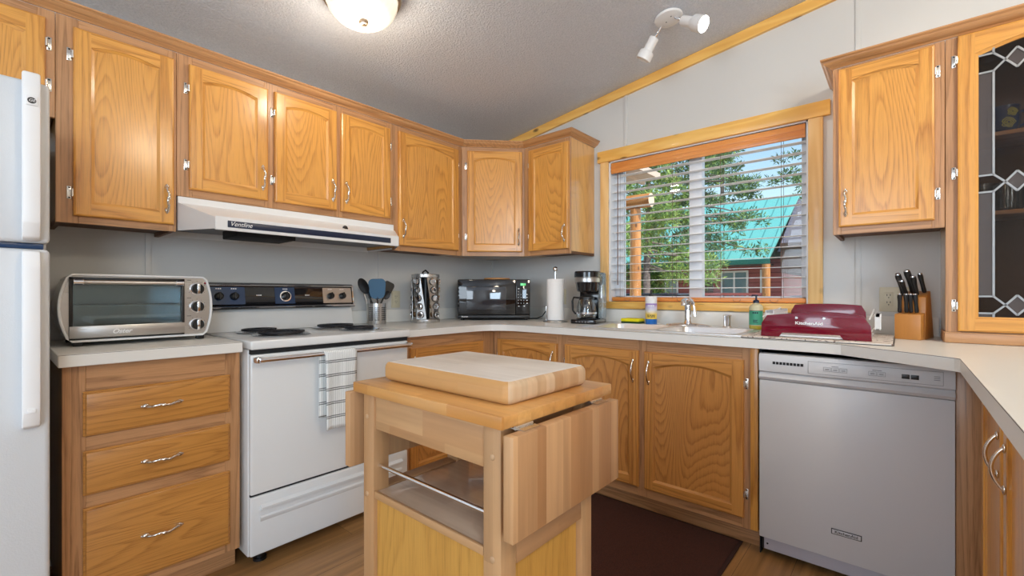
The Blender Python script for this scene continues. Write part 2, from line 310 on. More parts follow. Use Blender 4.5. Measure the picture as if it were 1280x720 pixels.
# ------------------------------------------------------------------ mesh helpers
class MB:
    def __init__(s): s.v = []; s.f = []
    def add(s, tb, m=0, mat=None):
        n0 = len(s.v); tb.verts.index_update()
        for v in tb.verts: s.v.append((mat @ v.co) if mat is not None else v.co.copy())
        flip = mat is not None and mat.determinant() < 0
        for f in tb.faces:
            ids = [n0+v.index for v in f.verts]
            if flip: ids.reverse()
            s.f.append((ids, m if not isinstance(m, str) else f.material_index))
        tb.free(); return s
    def raw(s, verts, faces, m=0):
        n0 = len(s.v); s.v += [Vector(v) for v in verts]
        for f in faces: s.f.append(([n0+i for i in f], m))
        return s
    def box(s, x0, x1, y0, y1, z0, z1, m=0, bev=0, seg=2, mat=None):
        x0, x1 = min(x0, x1), max(x0, x1); y0, y1 = min(y0, y1), max(y0, y1); z0, z1 = min(z0, z1), max(z0, z1)
        tb = bmesh.new(); bmesh.ops.create_cube(tb, size=1)
        for v in tb.verts: v.co = Vector(((x0+x1)/2+v.co.x*(x1-x0), (y0+y1)/2+v.co.y*(y1-y0), (z0+z1)/2+v.co.z*(z1-z0)))
        if bev:
            bev = min(bev, .45*min(x1-x0, y1-y0, z1-z0))
            bmesh.ops.bevel(tb, geom=tb.edges[:], offset=bev, segments=seg, profile=.5, affect='EDGES')
        return s.add(tb, m, mat)
    def prism(s, poly, plane, d0, d1, m=0, bev=0, mat=None):
        """polygon in a plane ('xy','xz','yz') extruded from d0 to d1 along the remaining axis"""
        tb = bmesh.new(); ax = 'xyz'.index(({'x', 'y', 'z'}-set(plane)).pop())
        def P(p, d):
            c = [0, 0, 0]; c['xyz'.index(plane[0])] = p[0]; c['xyz'.index(plane[1])] = p[1]; c[ax] = d; return c
        a = [tb.verts.new(P(p, d0)) for p in poly]; b = [tb.verts.new(P(p, d1)) for p in poly]; n = len(poly)
        tb.faces.new(a); tb.faces.new(b[::-1])
        for i in range(n): tb.faces.new((a[i], b[i], b[(i+1) % n], a[(i+1) % n]))
        bmesh.ops.recalc_face_normals(tb, faces=tb.faces[:])
        if bev: bmesh.ops.bevel(tb, geom=[e for e in tb.edges], offset=bev, segments=2, profile=.5, affect='EDGES')
        return s.add(tb, m, mat)
    def tube(s, pts, r, m=0, n=8, closed=False, cap=True):
        pts = [Vector(p) for p in pts]; k = len(pts); rs = r if isinstance(r, (list, tuple)) else [r]*k
        vs = []; fs = []; up = None
        for i, p in enumerate(pts):
            a = pts[(i-1) % k] if (closed or i > 0) else p; b = pts[(i+1) % k] if (closed or i < k-1) else p
            d = (b-a); d = d.normalized() if d.length > 1e-9 else Vector((0, 0, 1))
            if up is None:
                up = d.orthogonal().normalized()
            else:
                up = up-d*up.dot(d); up = up.normalized() if up.length > 1e-6 else d.orthogonal().normalized()
            w = d.cross(up)
            for j in range(n):
                t = 2*PI*j/n; vs.append(p+(up*math.cos(t)+w*math.sin(t))*rs[i])
        for i in range(k if closed else k-1):
            for j in range(n):
                a = i*n+j; b = i*n+(j+1) % n; c = ((i+1) % k)*n+(j+1) % n; d = ((i+1) % k)*n+j
                fs.append((a, b, c, d))
        if cap and not closed: fs.append(tuple(range(n))[::-1]); fs.append(tuple((k-1)*n+j for j in range(n)))
        return s.raw(vs, fs, m)
    def cyl(s, p0, p1, r0, r1=None, m=0, n=20): return s.tube([p0, p1], [r0, r0 if r1 is None else r1], m, n)
    def lathe(s, prof, c=(0, 0, 0), m=0, n=32, mat=None, ms=None):
        """profile [(r, z)] spun round z"""
        tb = bmesh.new(); rings = []
        for r, z in prof:
            rings.append([tb.verts.new((c[0]+r*math.cos(2*PI*j/n), c[1]+r*math.sin(2*PI*j/n), c[2]+z)) for j in range(n)] if r > 1e-6 else [tb.verts.new((c[0], c[1], c[2]+z))])
        for i in range(len(rings)-1):
            a, b = rings[i], rings[i+1]
            for j in range(n):
                j2 = (j+1) % n
                if len(a) == 1 and len(b) == 1: continue
                if len(a) == 1: f = tb.faces.new((a[0], b[j2], b[j]))
                elif len(b) == 1: f = tb.faces.new((a[j], a[j2], b[0]))
                else: f = tb.faces.new((a[j], a[j2], b[j2], b[j]))
                f.material_index = (ms[i] if ms else 0)
        bmesh.ops.recalc_face_normals(tb, faces=tb.faces[:])
        return s.add(tb, 'own' if ms else m, mat)
    def ball(s, c, r, m=0, sc=(1, 1, 1), seg=16):
        tb = bmesh.new(); bmesh.ops.create_uvsphere(tb, u_segments=seg, v_segments=max(6, seg//2), radius=r)
        for v in tb.verts: v.co = Vector((c[0]+v.co.x*sc[0], c[1]+v.co.y*sc[1], c[2]+v.co.z*sc[2]))
        return s.add(tb, m)
    def mesh(s, name, mats, shift=None, angle=35):
        me = bpy.data.meshes.new(name); sh = Vector(shift) if shift is not None else Vector((0, 0, 0))
        me.from_pydata([tuple(v-sh) for v in s.v], [], [f[0] for f in s.f])
        for mt in mats: me.materials.append(mt)
        for p, f in zip(me.polygons, s.f): p.material_index = f[1]
        me.validate(); me.update()
        me.polygons.foreach_set('use_smooth', [True]*len(me.polygons)); me.set_sharp_from_angle(angle=math.radians(angle))
        return me
def _mats(ms): return [M[k] if isinstance(k, str) else k for k in (ms if isinstance(ms, (list, tuple)) else [ms])]
def thing(name, label, cat, loc=(0, 0, 0), rotz=0, group=None, kind=None):
    o = bpy.data.objects.new(name, None); COL.objects.link(o); o.empty_display_size = .05
    o.location = loc; o.rotation_euler = (0, 0, rotz); tag(o, label, cat, group, kind); return o
def tag(o, label=None, cat=None, group=None, kind=None):
    if label: o['label'] = label
    if cat: o['category'] = cat
    if group: o['group'] = group
    if kind: o['kind'] = kind
    return o
def part(name, mb, mats, parent=None, world=False, label=None, angle=35, mods=()):
    """mesh object; with world=True the geometry was built in room coordinates and is shifted into its unrotated thing"""
    base = Vector((0, 0, 0)); p = parent
    if world:
        while p is not None: base += p.location; p = p.parent
    o = bpy.data.objects.new(name, mb.mesh(name, _mats(mats), base, angle)); COL.objects.link(o)
    if parent is not None: o.parent = parent
    if label: o['label'] = label
    return o
def solo(name, mb, mats, label, cat, group=None, loc=None, kind=None, angle=35):
    """a thing that is one mesh; its origin goes to loc"""
    o = bpy.data.objects.new(name, mb.mesh(name, _mats(mats), loc, angle)); COL.objects.link(o)
    if loc is not None: o.location = loc
    return tag(o, label, cat, group, kind)
def inst(name, mesh, parent, loc, rot=(0, 0, 0), scale=None):
    o = bpy.data.objects.new(name, mesh); COL.objects.link(o); o.parent = parent; o.location = loc; o.rotation_euler = rot
    if scale: o.scale = scale
    return o
def struct(name, mb, mats, label=None, cat=None, angle=35):
    o = part(name, mb, mats, None, angle=angle); o['kind'] = 'structure'
    if label: o['label'] = label
    if cat: o['category'] = cat
    return o
def text(name, body, size, loc, rotz, mat, parent=None, shear=0.0, align='CENTER', ext=.0004, stretch=1.0, tilt=PI/2, bold=0):
    c = bpy.data.curves.new(name, 'FONT'); c.body = body; c.size = size; c.align_x = align; c.align_y = 'CENTER'; c.extrude = ext; c.shear = shear; c.offset = bold
    tmp = bpy.data.objects.new(name+'_tmp', c); COL.objects.link(tmp); bpy.context.view_layer.update()
    me = bpy.data.meshes.new_from_object(tmp.evaluated_get(bpy.context.evaluated_depsgraph_get()))
    bpy.data.objects.remove(tmp); me.materials.clear(); me.materials.append(M[mat]); me.name = name
    o = bpy.data.objects.new(name, me); COL.objects.link(o); o.location = loc; o.rotation_euler = (tilt, 0, rotz); o.scale = (stretch, 1, 1)
    if parent is not None: o.parent = parent
    return o
RB = -PI/2      # faces the room from the window wall

# ------------------------------------------------------------------ room shell
ZC = lambda y: 2.350-.131*y                     # sloped ceiling, rising away from the range wall
WY0, WY1, WZ0, WZ1 = -2.305, -1.125, 1.066, 2.035  # window opening
mb = MB().box(-6.1, .14, -6.1, .14, -.12, 0); struct('floor', mb, 'floor', 'wood plank floor of warm brown boards', 'floor')
mb = MB().box(-6.1, .12, 0, .12, -.1, 2.6); struct('wall_north', mb, 'wall', 'pale grey panel wall behind the range', 'wall')
mb = MB()
top = lambda y: ZC(y)+.05
mb.prism([(0, -.1), (WY1, -.1), (WY1, top(WY1)), (0, top(0))], 'yz', 0, .12)
mb.prism([(WY0, -.1), (-6.1, -.1), (-6.1, top(-6.1)), (WY0, top(WY0))], 'yz', 0, .12)
mb.prism([(WY1, -.1), (WY0, -.1), (WY0, WZ0), (WY1, WZ0)], 'yz', 0, .12)
mb.prism([(WY1, WZ1), (WY0, WZ1), (WY0, top(WY0)), (WY1, top(WY1))], 'yz', 0, .12)
struct('wall_east', mb, 'wall', 'pale grey panel wall around the window', 'wall')
mb = MB().box(-6.1, .12, -6.1, -6.0, -.1, 3.2); struct('wall_south', mb, 'wall', 'pale grey wall behind the photographer', 'wall')
mb = MB().box(-6.1, -6.0, -6.0, .12, -.1, 3.2); struct('wall_west', mb, 'wall', 'pale grey wall at the far end of the living room', 'wall')
mb = MB().prism([(.3, ZC(.3)), (-6.2, ZC(-6.2)), (-6.2, ZC(-6.2)+.15), (.3, ZC(.3)+.15)], 'yz', -6.2, .3); struct('ceiling', mb, 'ceil', 'sloped white stippled ceiling', 'ceiling')
# seam battens of the wall panels
mb = MB()
for x in (-2.286, -1.08): mb.box(x-.011, x+.011, -.007, 0, .0, 2.345, 0, .001)
struct('trim_1', mb, 'wall', 'thin seam battens on the range wall', 'trim')
mb = MB()
for y, z0 in ((-1.255, 2.12), (-2.512, 0)): mb.box(-.007, 0, y-.011, y+.011, z0, ZC(y)-.01, 0, .001)
struct('trim_2', mb, 'wall', 'thin seam battens on the window wall', 'trim')
mb = MB().box(-.012, 0, -.012, 0, 0, 2.345, 0, .003); struct('trim_3', mb, 'wall', 'slim corner batten where the two walls meet', 'trim')
# pine board under the ceiling on the window wall
mb = MB().prism([(-.01, ZC(0)-.062), (-5.9, ZC(-5.9)-.062), (-5.9, ZC(-5.9)-.001), (-.01, ZC(0)-.001)], 'yz', -.02, 0, 0)
struct('trim_4', mb, 'pine_y', 'sloping knotty pine board under the ceiling', 'trim')

# ------------------------------------------------------------------ window, casing, blind
win = thing('window_1', 'white vinyl slider window over the sink', 'window', (0, -1.715, WZ0), kind='structure')
mb = MB(); X0, X1 = .078, .118
mb.box(X0, X1, WY0, WY0+.045, WZ0, WZ1, 0, .004).box(X0, X1, WY1-.07, WY1, WZ0, WZ1, 0, .004)
mb.box(X0, X1, WY0, WY1, WZ0, WZ0+.04, 0, .004).box(X0, X1, WY0, WY1, WZ1-.04, WZ1, 0, .004)
mb.box(X0-.012, X1, -1.735, -1.655, WZ0, WZ1, 0, .004)
part('window_frame', mb, 'vinyl', win, True)
mb = MB().box(.098, .101, WY0+.045, -1.735, WZ0+.04, WZ1-.04).box(.098, .101, -1.655, WY1-.07, WZ0+.04, WZ1-.04)
part('pane', mb, 'pane', win, True)
cas = thing('window_casing', 'knotty pine boards framing the window', 'window trim', (0, -1.715, 1.02), kind='structure')
mb = MB().box(-.024, 0, -2.40, -1.046, 2.03, 2.108, 0, .003); part('casing_header', mb, 'pine_y', cas, True)
for y0, y1 in ((-2.368, WY0+.002), (WY1-.002, -1.066)):
    mb = MB().box(-.018, 0, y0, y1, 1.066, 2.03, 0, .003); part('casing_side', mb, 'pine_z', cas, True)
mb = MB().box(-.020, 0, -2.36, -1.07, 1.019, 1.062, 0, .003); part('casing_apron', mb, 'pine_y', cas, True)
mb = MB().box(-.022, .078, WY0, WY1, 1.056, 1.068, 0, .002); part('casing_sill', mb, 'pine_y', cas, True)
mb = MB().box(0, .078, WY0, WY0+.012, WZ0, WZ1).box(0, .078, WY1-.012, WY1, WZ0, WZ1).box(0, .078, WY0, WY1, WZ1-.012, WZ1)
part('casing_jamb', mb, 'vinyl', cas, True, label='white jamb lining of the window')

bl = thing('window_blind', 'open wood blind with honey valance over the sink window', 'blind', (.035, -1.715, WZ0))
BY0, BY1 = WY0+.016, WY1-.016
mb = MB().box(.000, .012, BY0, BY1, 1.945, 2.018, 0, .003)
for z in (1.966, 1.99): mb.box(-.003, .0, BY0, BY1, z-.006, z+.006, 0, .002)
part('valance', mb, 'valance', bl, True)
mb = MB().box(.014, .066, BY0, BY1, 1.965, 2.02, 0, .002); part('head_rail', mb, 'vinyl', bl, True)
nsl = 15
for i in range(nsl):
    z = 1.930-i*.0553
    mb = MB(); t = math.radians(-3)
    mat = Matrix.Translation((.043, 0, z)) @ Matrix.Rotation(t, 4, 'Y')
    mb.box(-.030, .030, BY0, BY1, -.0016, .0016, 0, .001, 1, mat)
    part('slat', mb, 'slat', bl, True)
mb = MB().box(.014, .072, BY0, BY1, 1.071, 1.098, 0, .004); part('bottom_rail', mb, 'valance', bl, True)
for y in (-1.205, -1.57, -1.86, -2.175):
    mb = MB()
    for x in (.011, .075): mb.cyl((x, y, 1.09), (x, y, 1.97), .0011, None, 0, 5)
    part('ladder_cord', mb, 'cord', bl, True)
mb = MB().cyl((.005, -1.19, 1.18), (.005, -1.19, 1.95), .0035, None, 0, 6); part('tilt_wand', mb, 'cord', bl, True)
for y in (-1.26, -1.62, -1.95, -2.14):
    mb = MB().tube([(.008, y+.02*math.cos(a), 1.088-.016*abs(math.sin(a))) for a in [PI*k/8 for k in range(9)]], .0011, 0, 5)
    part('cord_loop', mb, 'cord', bl, True)
# ------------------------------------------------------------------ cabinet hardware and doors
def handle_mesh(L=.096):
    mb = MB(); pts = []; rs = []
    for k in range(25):
        t = k/24*2-1; z = t*L/2; d = .006+.024*(1-abs(t)**2.6)
        pts.append((.0022*math.sin(t*6), -d, z)); rs.append(.0046+.0020*math.exp(-(t/.16)**2)+.0018*abs(t)**6+.0009*math.cos(t*22))
    mb.tube(pts, rs, 0, 10)
    for s in (-1, 1):
        mb.ball((0, -.004, s*L/2), .0102, 0, (.85, .7, 1.15), 12); mb.ball((0, -.003, s*(L/2+.008)), .006, 0, (.8, .5, 1.1), 10)
    return mb.mesh('handle', _mats('nickel'), None, 60)
def bow_mesh(L=.10):
    mb = MB(); pts = [( 0, -.004-.021*math.cos(PI*t/2)**.8 if abs(t) < 1 else -.004, t*L/2) for t in [k/14*2-1 for k in range(15)]]
    mb.tube(pts, [.0044]*15, 0, 10)
    for s in (-1, 1): mb.ball((0, -.003, s*L/2), .008, 0, (.8, .5, 1.5), 12)
    return mb.mesh('handle', _mats('nickel'), None, 60)
def hinge_mesh():
    mb = MB(); mb.box(-.017, -.003, -.003, 0, -.024, .024, 0, .0012)
    mb.box(-.0105, -.003, -.005, -.001, -.013, .013, 0, .001)
    mb.cyl((-.002, -.012, -.014), (-.002, -.012, .014), .0042, None, 0, 10); mb.box(-.006, .002, -.012, -.002, -.012, .012, 0, .001)
    for z in (-.0185, .0185): mb.ball((-.010, -.003, z), .003, 1, (1, .5, 1), 8)
    return mb.mesh('hinge', _mats(['hinge', 'dark']), None, 40)
SHADED_OAK = ('bov', 'boh', 'bop')
HANDLE = handle_mesh(); BOW = bow_mesh(); HINGE = hinge_mesh()

def door_mb(w, h, arch=True, fr=.048, glass=False):
    """front at y=-.019, back at y=0, lower left corner at the origin; slots: upright, level, veneer"""
    mb = MB(); th = .019; c = .007; yf = -th; ym = -th+.006
    rise = .085*(w-2*fr) if arch else 0
    trc = fr-.004; zt = h-trc-rise
    N = 18
    def inner(o, sc=1):
        x0, x1 = fr+o, w-fr-o
        pts = [(x0, fr+o), (x1, fr+o), (x1, zt-o)]
        for k in range(1, N):
            t = 1-2*k/N
            pts.append(((x0+x1)/2+(x1-x0)/2*t, zt-o+rise*(1-abs(t)**2.0)))
        pts.append((x0, zt-o)); return pts
    A = inner(0); B = inner(.010)
    V = lambda x, z, y: (x, y, z)
    # outer body: back slab and the eased front edge
    o0 = [(0, 0), (w, 0), (w, h), (0, h)]; o1 = [(c, c), (w-c, c), (w-c, h-c), (c, h-c)]
    for i in range(4):
        j = (i+1) % 4; m = 1 if i in (0, 2) else 0
        mb.raw([V(*o0[i], 0), V(*o0[j], 0), V(*o0[j], ym), V(*o0[i], ym)], [(0, 1, 2, 3)], m)
        mid = lambda p, q: ((p[0]*.35+q[0]*.65), (p[1]*.35+q[1]*.65))
        a, b = mid(o0[i], o1[i]), mid(o0[j], o1[j]); a = (o0[i][0]*.7+o1[i][0]*.3, o0[i][1]*.7+o1[i][1]*.3); b = (o0[j][0]*.7+o1[j][0]*.3, o0[j][1]*.7+o1[j][1]*.3)
        mb.raw([V(*o0[i], ym), V(*o0[j], ym), V(*b, yf+.002), V(*a, yf+.002)], [(0, 1, 2, 3)], m)
        mb.raw([V(*a, yf+.002), V(*b, yf+.002), V(*o1[j], yf), V(*o1[i], yf)], [(0, 1, 2, 3)], m)
    # front: stiles and rails
    mb.raw([V(c, c, yf), V(fr, c, yf), V(fr, h-c, yf), V(c, h-c, yf)], [(0, 1, 2, 3)], 0)
    mb.raw([V(w-fr, c, yf), V(w-c, c, yf), V(w-c, h-c, yf), V(w-fr, h-c, yf)], [(0, 1, 2, 3)], 0)
    mb.raw([V(fr, c, yf), V(w-fr, c, yf), V(w-fr, fr, yf), V(fr, fr, yf)], [(0, 1, 2, 3)], 1)
    arc = A[2:]      # from right top corner to left top corner
    for p, q in zip(arc, arc[1:]):
        mb.raw([V(*p, yf), V(p[0], h-c, yf), V(q[0], h-c, yf), V(*q, yf)], [(0, 1, 2, 3)], 1)
    n = len(A); yi = -th+.008
    for i in range(n):
        j = (i+1) % n; m = 0 if i in (1, n-1) else 1
        mb.raw([V(*A[i], yf), V(*A[j], yf), V(*A[j], yf+.003), V(*A[i], yf+.003)], [(0, 1, 2, 3)], m)
        mb.raw([V(*A[i], yf+.003), V(*A[j], yf+.003), V(*B[j], yi), V(*B[i], yi)], [(0, 1, 2, 3)], m)
    if not glass:
        mb.raw([V(*p, yi) for p in B], [tuple(range(n))], 2)
        mb.raw([V(*p, 0) for p in o0], [(3, 2, 1, 0)], 0)
    else:
        for i in range(n):
            j = (i+1) % n; mb.raw([V(*B[i], yi), V(*B[j], yi), V(*B[j], 0), V(*B[i], 0)], [(0, 1, 2, 3)], 0)
        # back of the frame
        mb.raw([V(0, 0, 0), V(B[0][0], 0, 0), V(B[0][0], h, 0), V(0, h, 0)], [(3, 2, 1, 0)], 0)
        mb.raw([V(B[1][0], 0, 0), V(w, 0, 0), V(w, h, 0), V(B[1][0], h, 0)], [(3, 2, 1, 0)], 0)
        mb.raw([V(B[0][0], 0, 0), V(B[1][0], 0, 0), V(B[1][0], B[0][1], 0), V(B[0][0], B[0][1], 0)], [(3, 2, 1, 0)], 1)
        arc = B[2:]
        for p, q in zip(arc, arc[1:]): mb.raw([V(*p, 0), V(p[0], h, 0), V(q[0], h, 0), V(*q, 0)], [(3, 2, 1, 0)], 1)
    return mb, B
def add_door(root, x0, x1, z0, z1, hinge='L', hz='low', handle=True, hmesh=None, glass=False, hinges=None, inset=.026, drop=.105, mats=('oakv', 'oakh', 'oakp')):
    w, h = x1-x0, z1-z0
    mb, B = door_mb(w, h, glass=glass)
    d = part('door', mb, list(mats), root, angle=28); d.location = (x0, 0, z0)
    if handle:
        hx = (w-inset) if hinge == 'L' else inset
        zz = drop if hz == 'low' else h-drop
        inst('handle', hmesh or HANDLE, d, (hx, -.019, zz))
    for zz in (hinges or (.105, h-.105)):
        if hinge == 'L': inst('hinge', HINGE, d, (0, 0, zz))
        else: inst('hinge', HINGE, d, (w, 0, zz), (0, PI, 0))
    return d, B
def frame_mb(W, H, stiles, rails, th=.019):
    """stiles: [(x0,x1)], rails: [(z0,z1)]; slots upright, level"""
    mb = MB(); st = sorted(stiles)
    for a, b in st: mb.box(a, b, 0, th, 0, H, 0, .0012, 1)
    for (a, b), (c, d) in zip(st, st[1:]):
        if c-b < .004: continue
        for z0, z1 in rails: mb.box(b, c, 0, th, z0, z1, 1, .0012, 1)
    return mb
def upper(label, loc, rot, W, H, D, stiles, rails, doors, lips=()):
    root = thing('wall_cabinet', label, 'cabinet', loc, rot, 'honey oak wall cabinets')
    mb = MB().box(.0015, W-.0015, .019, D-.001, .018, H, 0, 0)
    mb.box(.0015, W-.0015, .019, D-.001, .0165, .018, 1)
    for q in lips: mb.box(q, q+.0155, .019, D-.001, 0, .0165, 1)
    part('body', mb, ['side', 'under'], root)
    part('face_frame', frame_mb(W, H, stiles, rails), ['frv', 'frh'], root)
    for d in doors: add_door(root, **d)
    return root
FZ = 2.152
# range wall, from the refrigerator to the corner
upper('honey oak wall cabinet above the refrigerator', (-3.50, -.307, 1.765), 0, .894, FZ-1.765, .307,
      [(0, .03), (.42, .47), (.85, .894)], [(0, .05), (FZ-1.765-.04, FZ-1.765)],
      [dict(x0=.02, x1=.44, z0=.03, z1=.352, hinge='L'), dict(x0=.455, x1=.869, z0=.03, z1=.352, hinge='R', hinges=(.085, .235))])
upper('tall honey oak wall cabinet with one door between refrigerator and range hood', (-2.6045, -.307, 1.386), 0, .3575, FZ-1.386, .307,
      [(0, .06), (.33, .3575)], [(0, .045), (.72, FZ-1.386)], [dict(x0=.045, x1=.348, z0=.027, z1=.730, hinge='L', hinges=(.085, .60))], (.0015, .3405))
upper('wide honey oak wall cabinet with three doors above the range hood', (-2.2455, -.307, 1.541), 0, 1.0705, FZ-1.541, .307,
      [(0, .055), (.345, .405), (.69, .745), (1.02, 1.0705)], [(0, .05), (.565, FZ-1.541)],
      [dict(x0=.042, x1=.358, z0=.033, z1=.574, hinge='L'), dict(x0=.389, x1=.705, z0=.033, z1=.574, hinge='L'), dict(x0=.730, x1=1.041, z0=.033, z1=.574, hinge='R')])
upper('honey oak wall cabinet with one door right of the range hood above the spice rack', (-1.1735, -.307, 1.386), 0, .552, FZ-1.386, .307,
      [(0, .045), (.495, .552)], [(0, .045), (.72, FZ-1.386)], [dict(x0=.029, x1=.512, z0=.032, z1=.734, hinge='R')])
# diagonal corner cabinet
CW = .4427
cc = thing('corner_wall_cabinet', 'diagonal honey oak corner wall cabinet above the microwave', 'cabinet', (-.62, -.307, 1.386), -PI/4, 'honey oak wall cabinets')
R45 = Matrix.Rotation(PI/4, 4, 'Z')
def to_local(x, y): v = R45 @ Vector((x+.62, y+.307, 0)); return (v.x, v.y)
mb = MB().prism([to_local(*p) for p in ((-.62+.014, -.307+.014), (-.307+.014, -.62+.014), (-.002, -.62+.002), (-.002, -.002), (-.62+.002, -.002), )], 'xy', .018, FZ-1.386)
part('body', mb, 'side', cc)
part('face_frame', frame_mb(CW, FZ-1.386, [(0, .05), (CW-.04, CW)], [(0, .045), (.72, FZ-1.386)]), ['frv', 'frh'], cc)
add_door(cc, .038, .425, .030, .738, hinge='L')
upper('narrow honey oak wall cabinet left of the window with exposed glossy end panel', (-.307, -.6205, 1.386), RB, .3895, FZ-1.386, .306,
      [(0, .05), (.35, .3895)], [(0, .045), (.72, FZ-1.386)], [dict(x0=.048, x1=.384, z0=.032, z1=.738, hinge='L')], (.3725,))
upper('honey oak wall cabinet with one arched door right of the window above the knife block', (-.31, -2.44, 1.386), RB, .369, 2.13-1.386, .309,
      [(0, .03), (.33, .369)], [(0, .045), (.71, 2.13-1.386)], [dict(x0=.022, x1=.338, z0=.031, z1=.731, hinge='R')], (.0015,))
# tall glass cabinet standing on the peninsula counter
gw, gz, gh, gd = .66, .9285, 2.13-.9285, .309
gc = thing('glass_cabinet', 'honey oak hutch cabinet with leaded glass door standing on the counter at the right', 'cabinet', (-.31, -2.8105, gz), RB, 'honey oak wall cabinets')
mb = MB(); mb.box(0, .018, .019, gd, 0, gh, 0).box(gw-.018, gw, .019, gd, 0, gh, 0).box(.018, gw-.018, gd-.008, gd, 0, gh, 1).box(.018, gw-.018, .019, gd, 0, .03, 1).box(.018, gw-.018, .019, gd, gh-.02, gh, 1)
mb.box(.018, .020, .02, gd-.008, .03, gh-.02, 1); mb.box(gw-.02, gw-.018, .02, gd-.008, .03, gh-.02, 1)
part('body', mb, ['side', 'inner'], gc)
part('face_frame', frame_mb(gw, gh, [(0, .05), (gw-.05, gw)], [(0, .06), (gh-.05, gh)]), ['frv', 'frh'], gc)
mb = MB().box(-.004, gw, -.018, -.0005, 0.0005, .042, 0, .004).box(-.006, -.0005, 0, gd*.6, .0005, .042, 0, .002); part('plinth', mb, 'frh', gc)
for z in (1.752-gz, 1.445-gz):
    mb = MB().box(.021, gw-.021, .075, gd-.012, z-.016, z, 0, .002); part('shelf', mb, 'frh', gc)
gdoor, B = add_door(gc, .034, .62, .046, 1.198, hinge='L', handle=False, glass=True, hinges=(.10, .62, 1.06))
# leaded pane: clear field with darker textured border pieces
dw_, dh_ = .586, 1.152
mb = MB(); ys = -.0088; mb.raw([(x, ys, z) for x, z in B], [tuple(range(len(B)))], 0)
mb.raw([(x, ys+.003, z) for x, z in B], [tuple(range(len(B)))[::-1]], 0); part('pane', mb, 'leadglass', gdoor)
bx0, bx1 = B[0][0], B[1][0]; bz0 = B[0][1]
xl, xr = bx0+.040, bx1-.040
lead = MB()
class Tex:
    def raw(s, q, f): part('border_glass', MB().raw(q, f), 'textured', gdoor, label='smoky textured border glass')
tex = Tex()
def came(p, q, r=.0032): lead.box(-r, r, -.0025, .0025, 0, (Vector(q)-Vector(p)).length, 0, 0, 1, Matrix.Translation((p[0], ys-.002, p[1])) @ Matrix.Rotation(math.atan2(q[0]-p[0], q[1]-p[1]), 4, 'Y'))
Z = lambda z: z-gz-.046
rows = [(2.029, 1.962), (1.571, 1.507), (1.111, 1.047)]
mid = (xl+xr)/2
prev = None
for zu, zl in rows:
    zu, zl = Z(zu), Z(zl); zm = (zu+zl)/2; hd = .037
    for sx, xe, xo in ((1, xl, bx0), (-1, xr, bx1)):
        xn = xe+sx*.031; xd = xe+sx*.061
        came((xo, zu), (xe, zu)); came((xo, zl), (xe, zl)); came((xe, zu), (xn, zm)); came((xe, zl), (xn, zm))
        came((xn, zm), (xd, zm+hd)); came((xn, zm), (xd, zm-hd)); came((xd, zm+hd), (xd+sx*.031, zm)); came((xd, zm-hd), (xd+sx*.031, zm))
        tex.raw([(xn, ys-.001, zm), (xd, ys-.001, zm-hd), (xd+sx*.031, ys-.001, zm), (xd, ys-.001, zm+hd)], [(0, 1, 2, 3)] if sx > 0 else [(3, 2, 1, 0)])
    came((xl+.092, zm), (xr-.092, zm))
for sx, xe, xo in ((1, xl, bx0), (-1, xr, bx1)):
    came((xe, bz0), (xe, Z(1.047))); came((xe, Z(1.111)), (xe, Z(1.507))); came((xe, Z(1.571)), (xe, Z(1.962))); came((xe, Z(2.029)), (xe, Z(2.072)))
    for z0, z1 in ((bz0, Z(1.047)), (Z(1.111), Z(1.507)), (Z(1.571), Z(1.962)), (Z(2.029), Z(2.062))):
        q = [(xo, ys-.001, z0), (xe, ys-.001, z0), (xe, ys-.001, z1), (xo, ys-.001, z1)]
        tex.raw(q, [(0, 1, 2, 3)] if sx > 0 else [(3, 2, 1, 0)])
part('lead_came', lead, 'lead', gdoor)

# crown moulding
PROF = [(0, 0), (-.006, 0), (-.008, .004), (-.014, .008), (-.026, .014), (-.034, .022), (-.036, .028), (-.040, .030), (-.044, .034), (-.044, .040), (0, .040)]
def crown(mb, path, zb, m):
    """path: outline walked with the room on the right hand side; mitred corners"""
    n = len(path); ring = []
    for i, p in enumerate(path):
        p = Vector((*p, 0))
        d0 = (p-Vector((*path[i-1], 0))).normalized() if i else None
        d1 = (Vector((*path[i+1], 0))-p).normalized() if i < n-1 else None
        nr = lambda d: Vector((d.y, -d.x, 0))
        if d0 is None: k = nr(d1)
        elif d1 is None: k = nr(d0)
        else:
            b = (nr(d0)+nr(d1)).normalized(); k = b/max(.3, b.dot(nr(d1)))
        ring.append([p+k*(-a)+Vector((0, 0, zb+z)) for a, z in PROF])
    q = len(PROF)
    for i in range(n-1):
        vs = ring[i]+ring[i+1]; fs = [(j, (j+1) % q, q+(j+1) % q, q+j) for j in range(q)]
        mm = m[i] if isinstance(m, list) else m
        mb.raw(vs, [f[::-1] for f in fs], mm)
    mb.raw(ring[0], [tuple(range(q))], mm); mb.raw(ring[-1], [tuple(range(q))[::-1]], mm)
mb = MB(); crown(mb, [(-3.5, -.3075), (-.62, -.3075), (-.3075, -.62), (-.3075, -1.0105), (-.0005, -1.0105)], FZ+.0005, [0, 0, 1, 0])
part_ = solo('crown_moulding', mb, ['crx', 'cry'], 'long oak crown moulding running above the cabinets of the range wall', 'moulding', loc=(-2, -.33, 2.15))
mb = MB(); crown(mb, [(-.0005, -2.4395), (-.3105, -2.4395), (-.3105, -3.47), (-.0005, -3.47)], 2.1305, [0, 1, 0])
solo('crown_moulding', mb, ['crx', 'cry'], 'oak crown moulding above the cabinets right of the window', 'moulding', loc=(-.33, -2.6, 2.13))

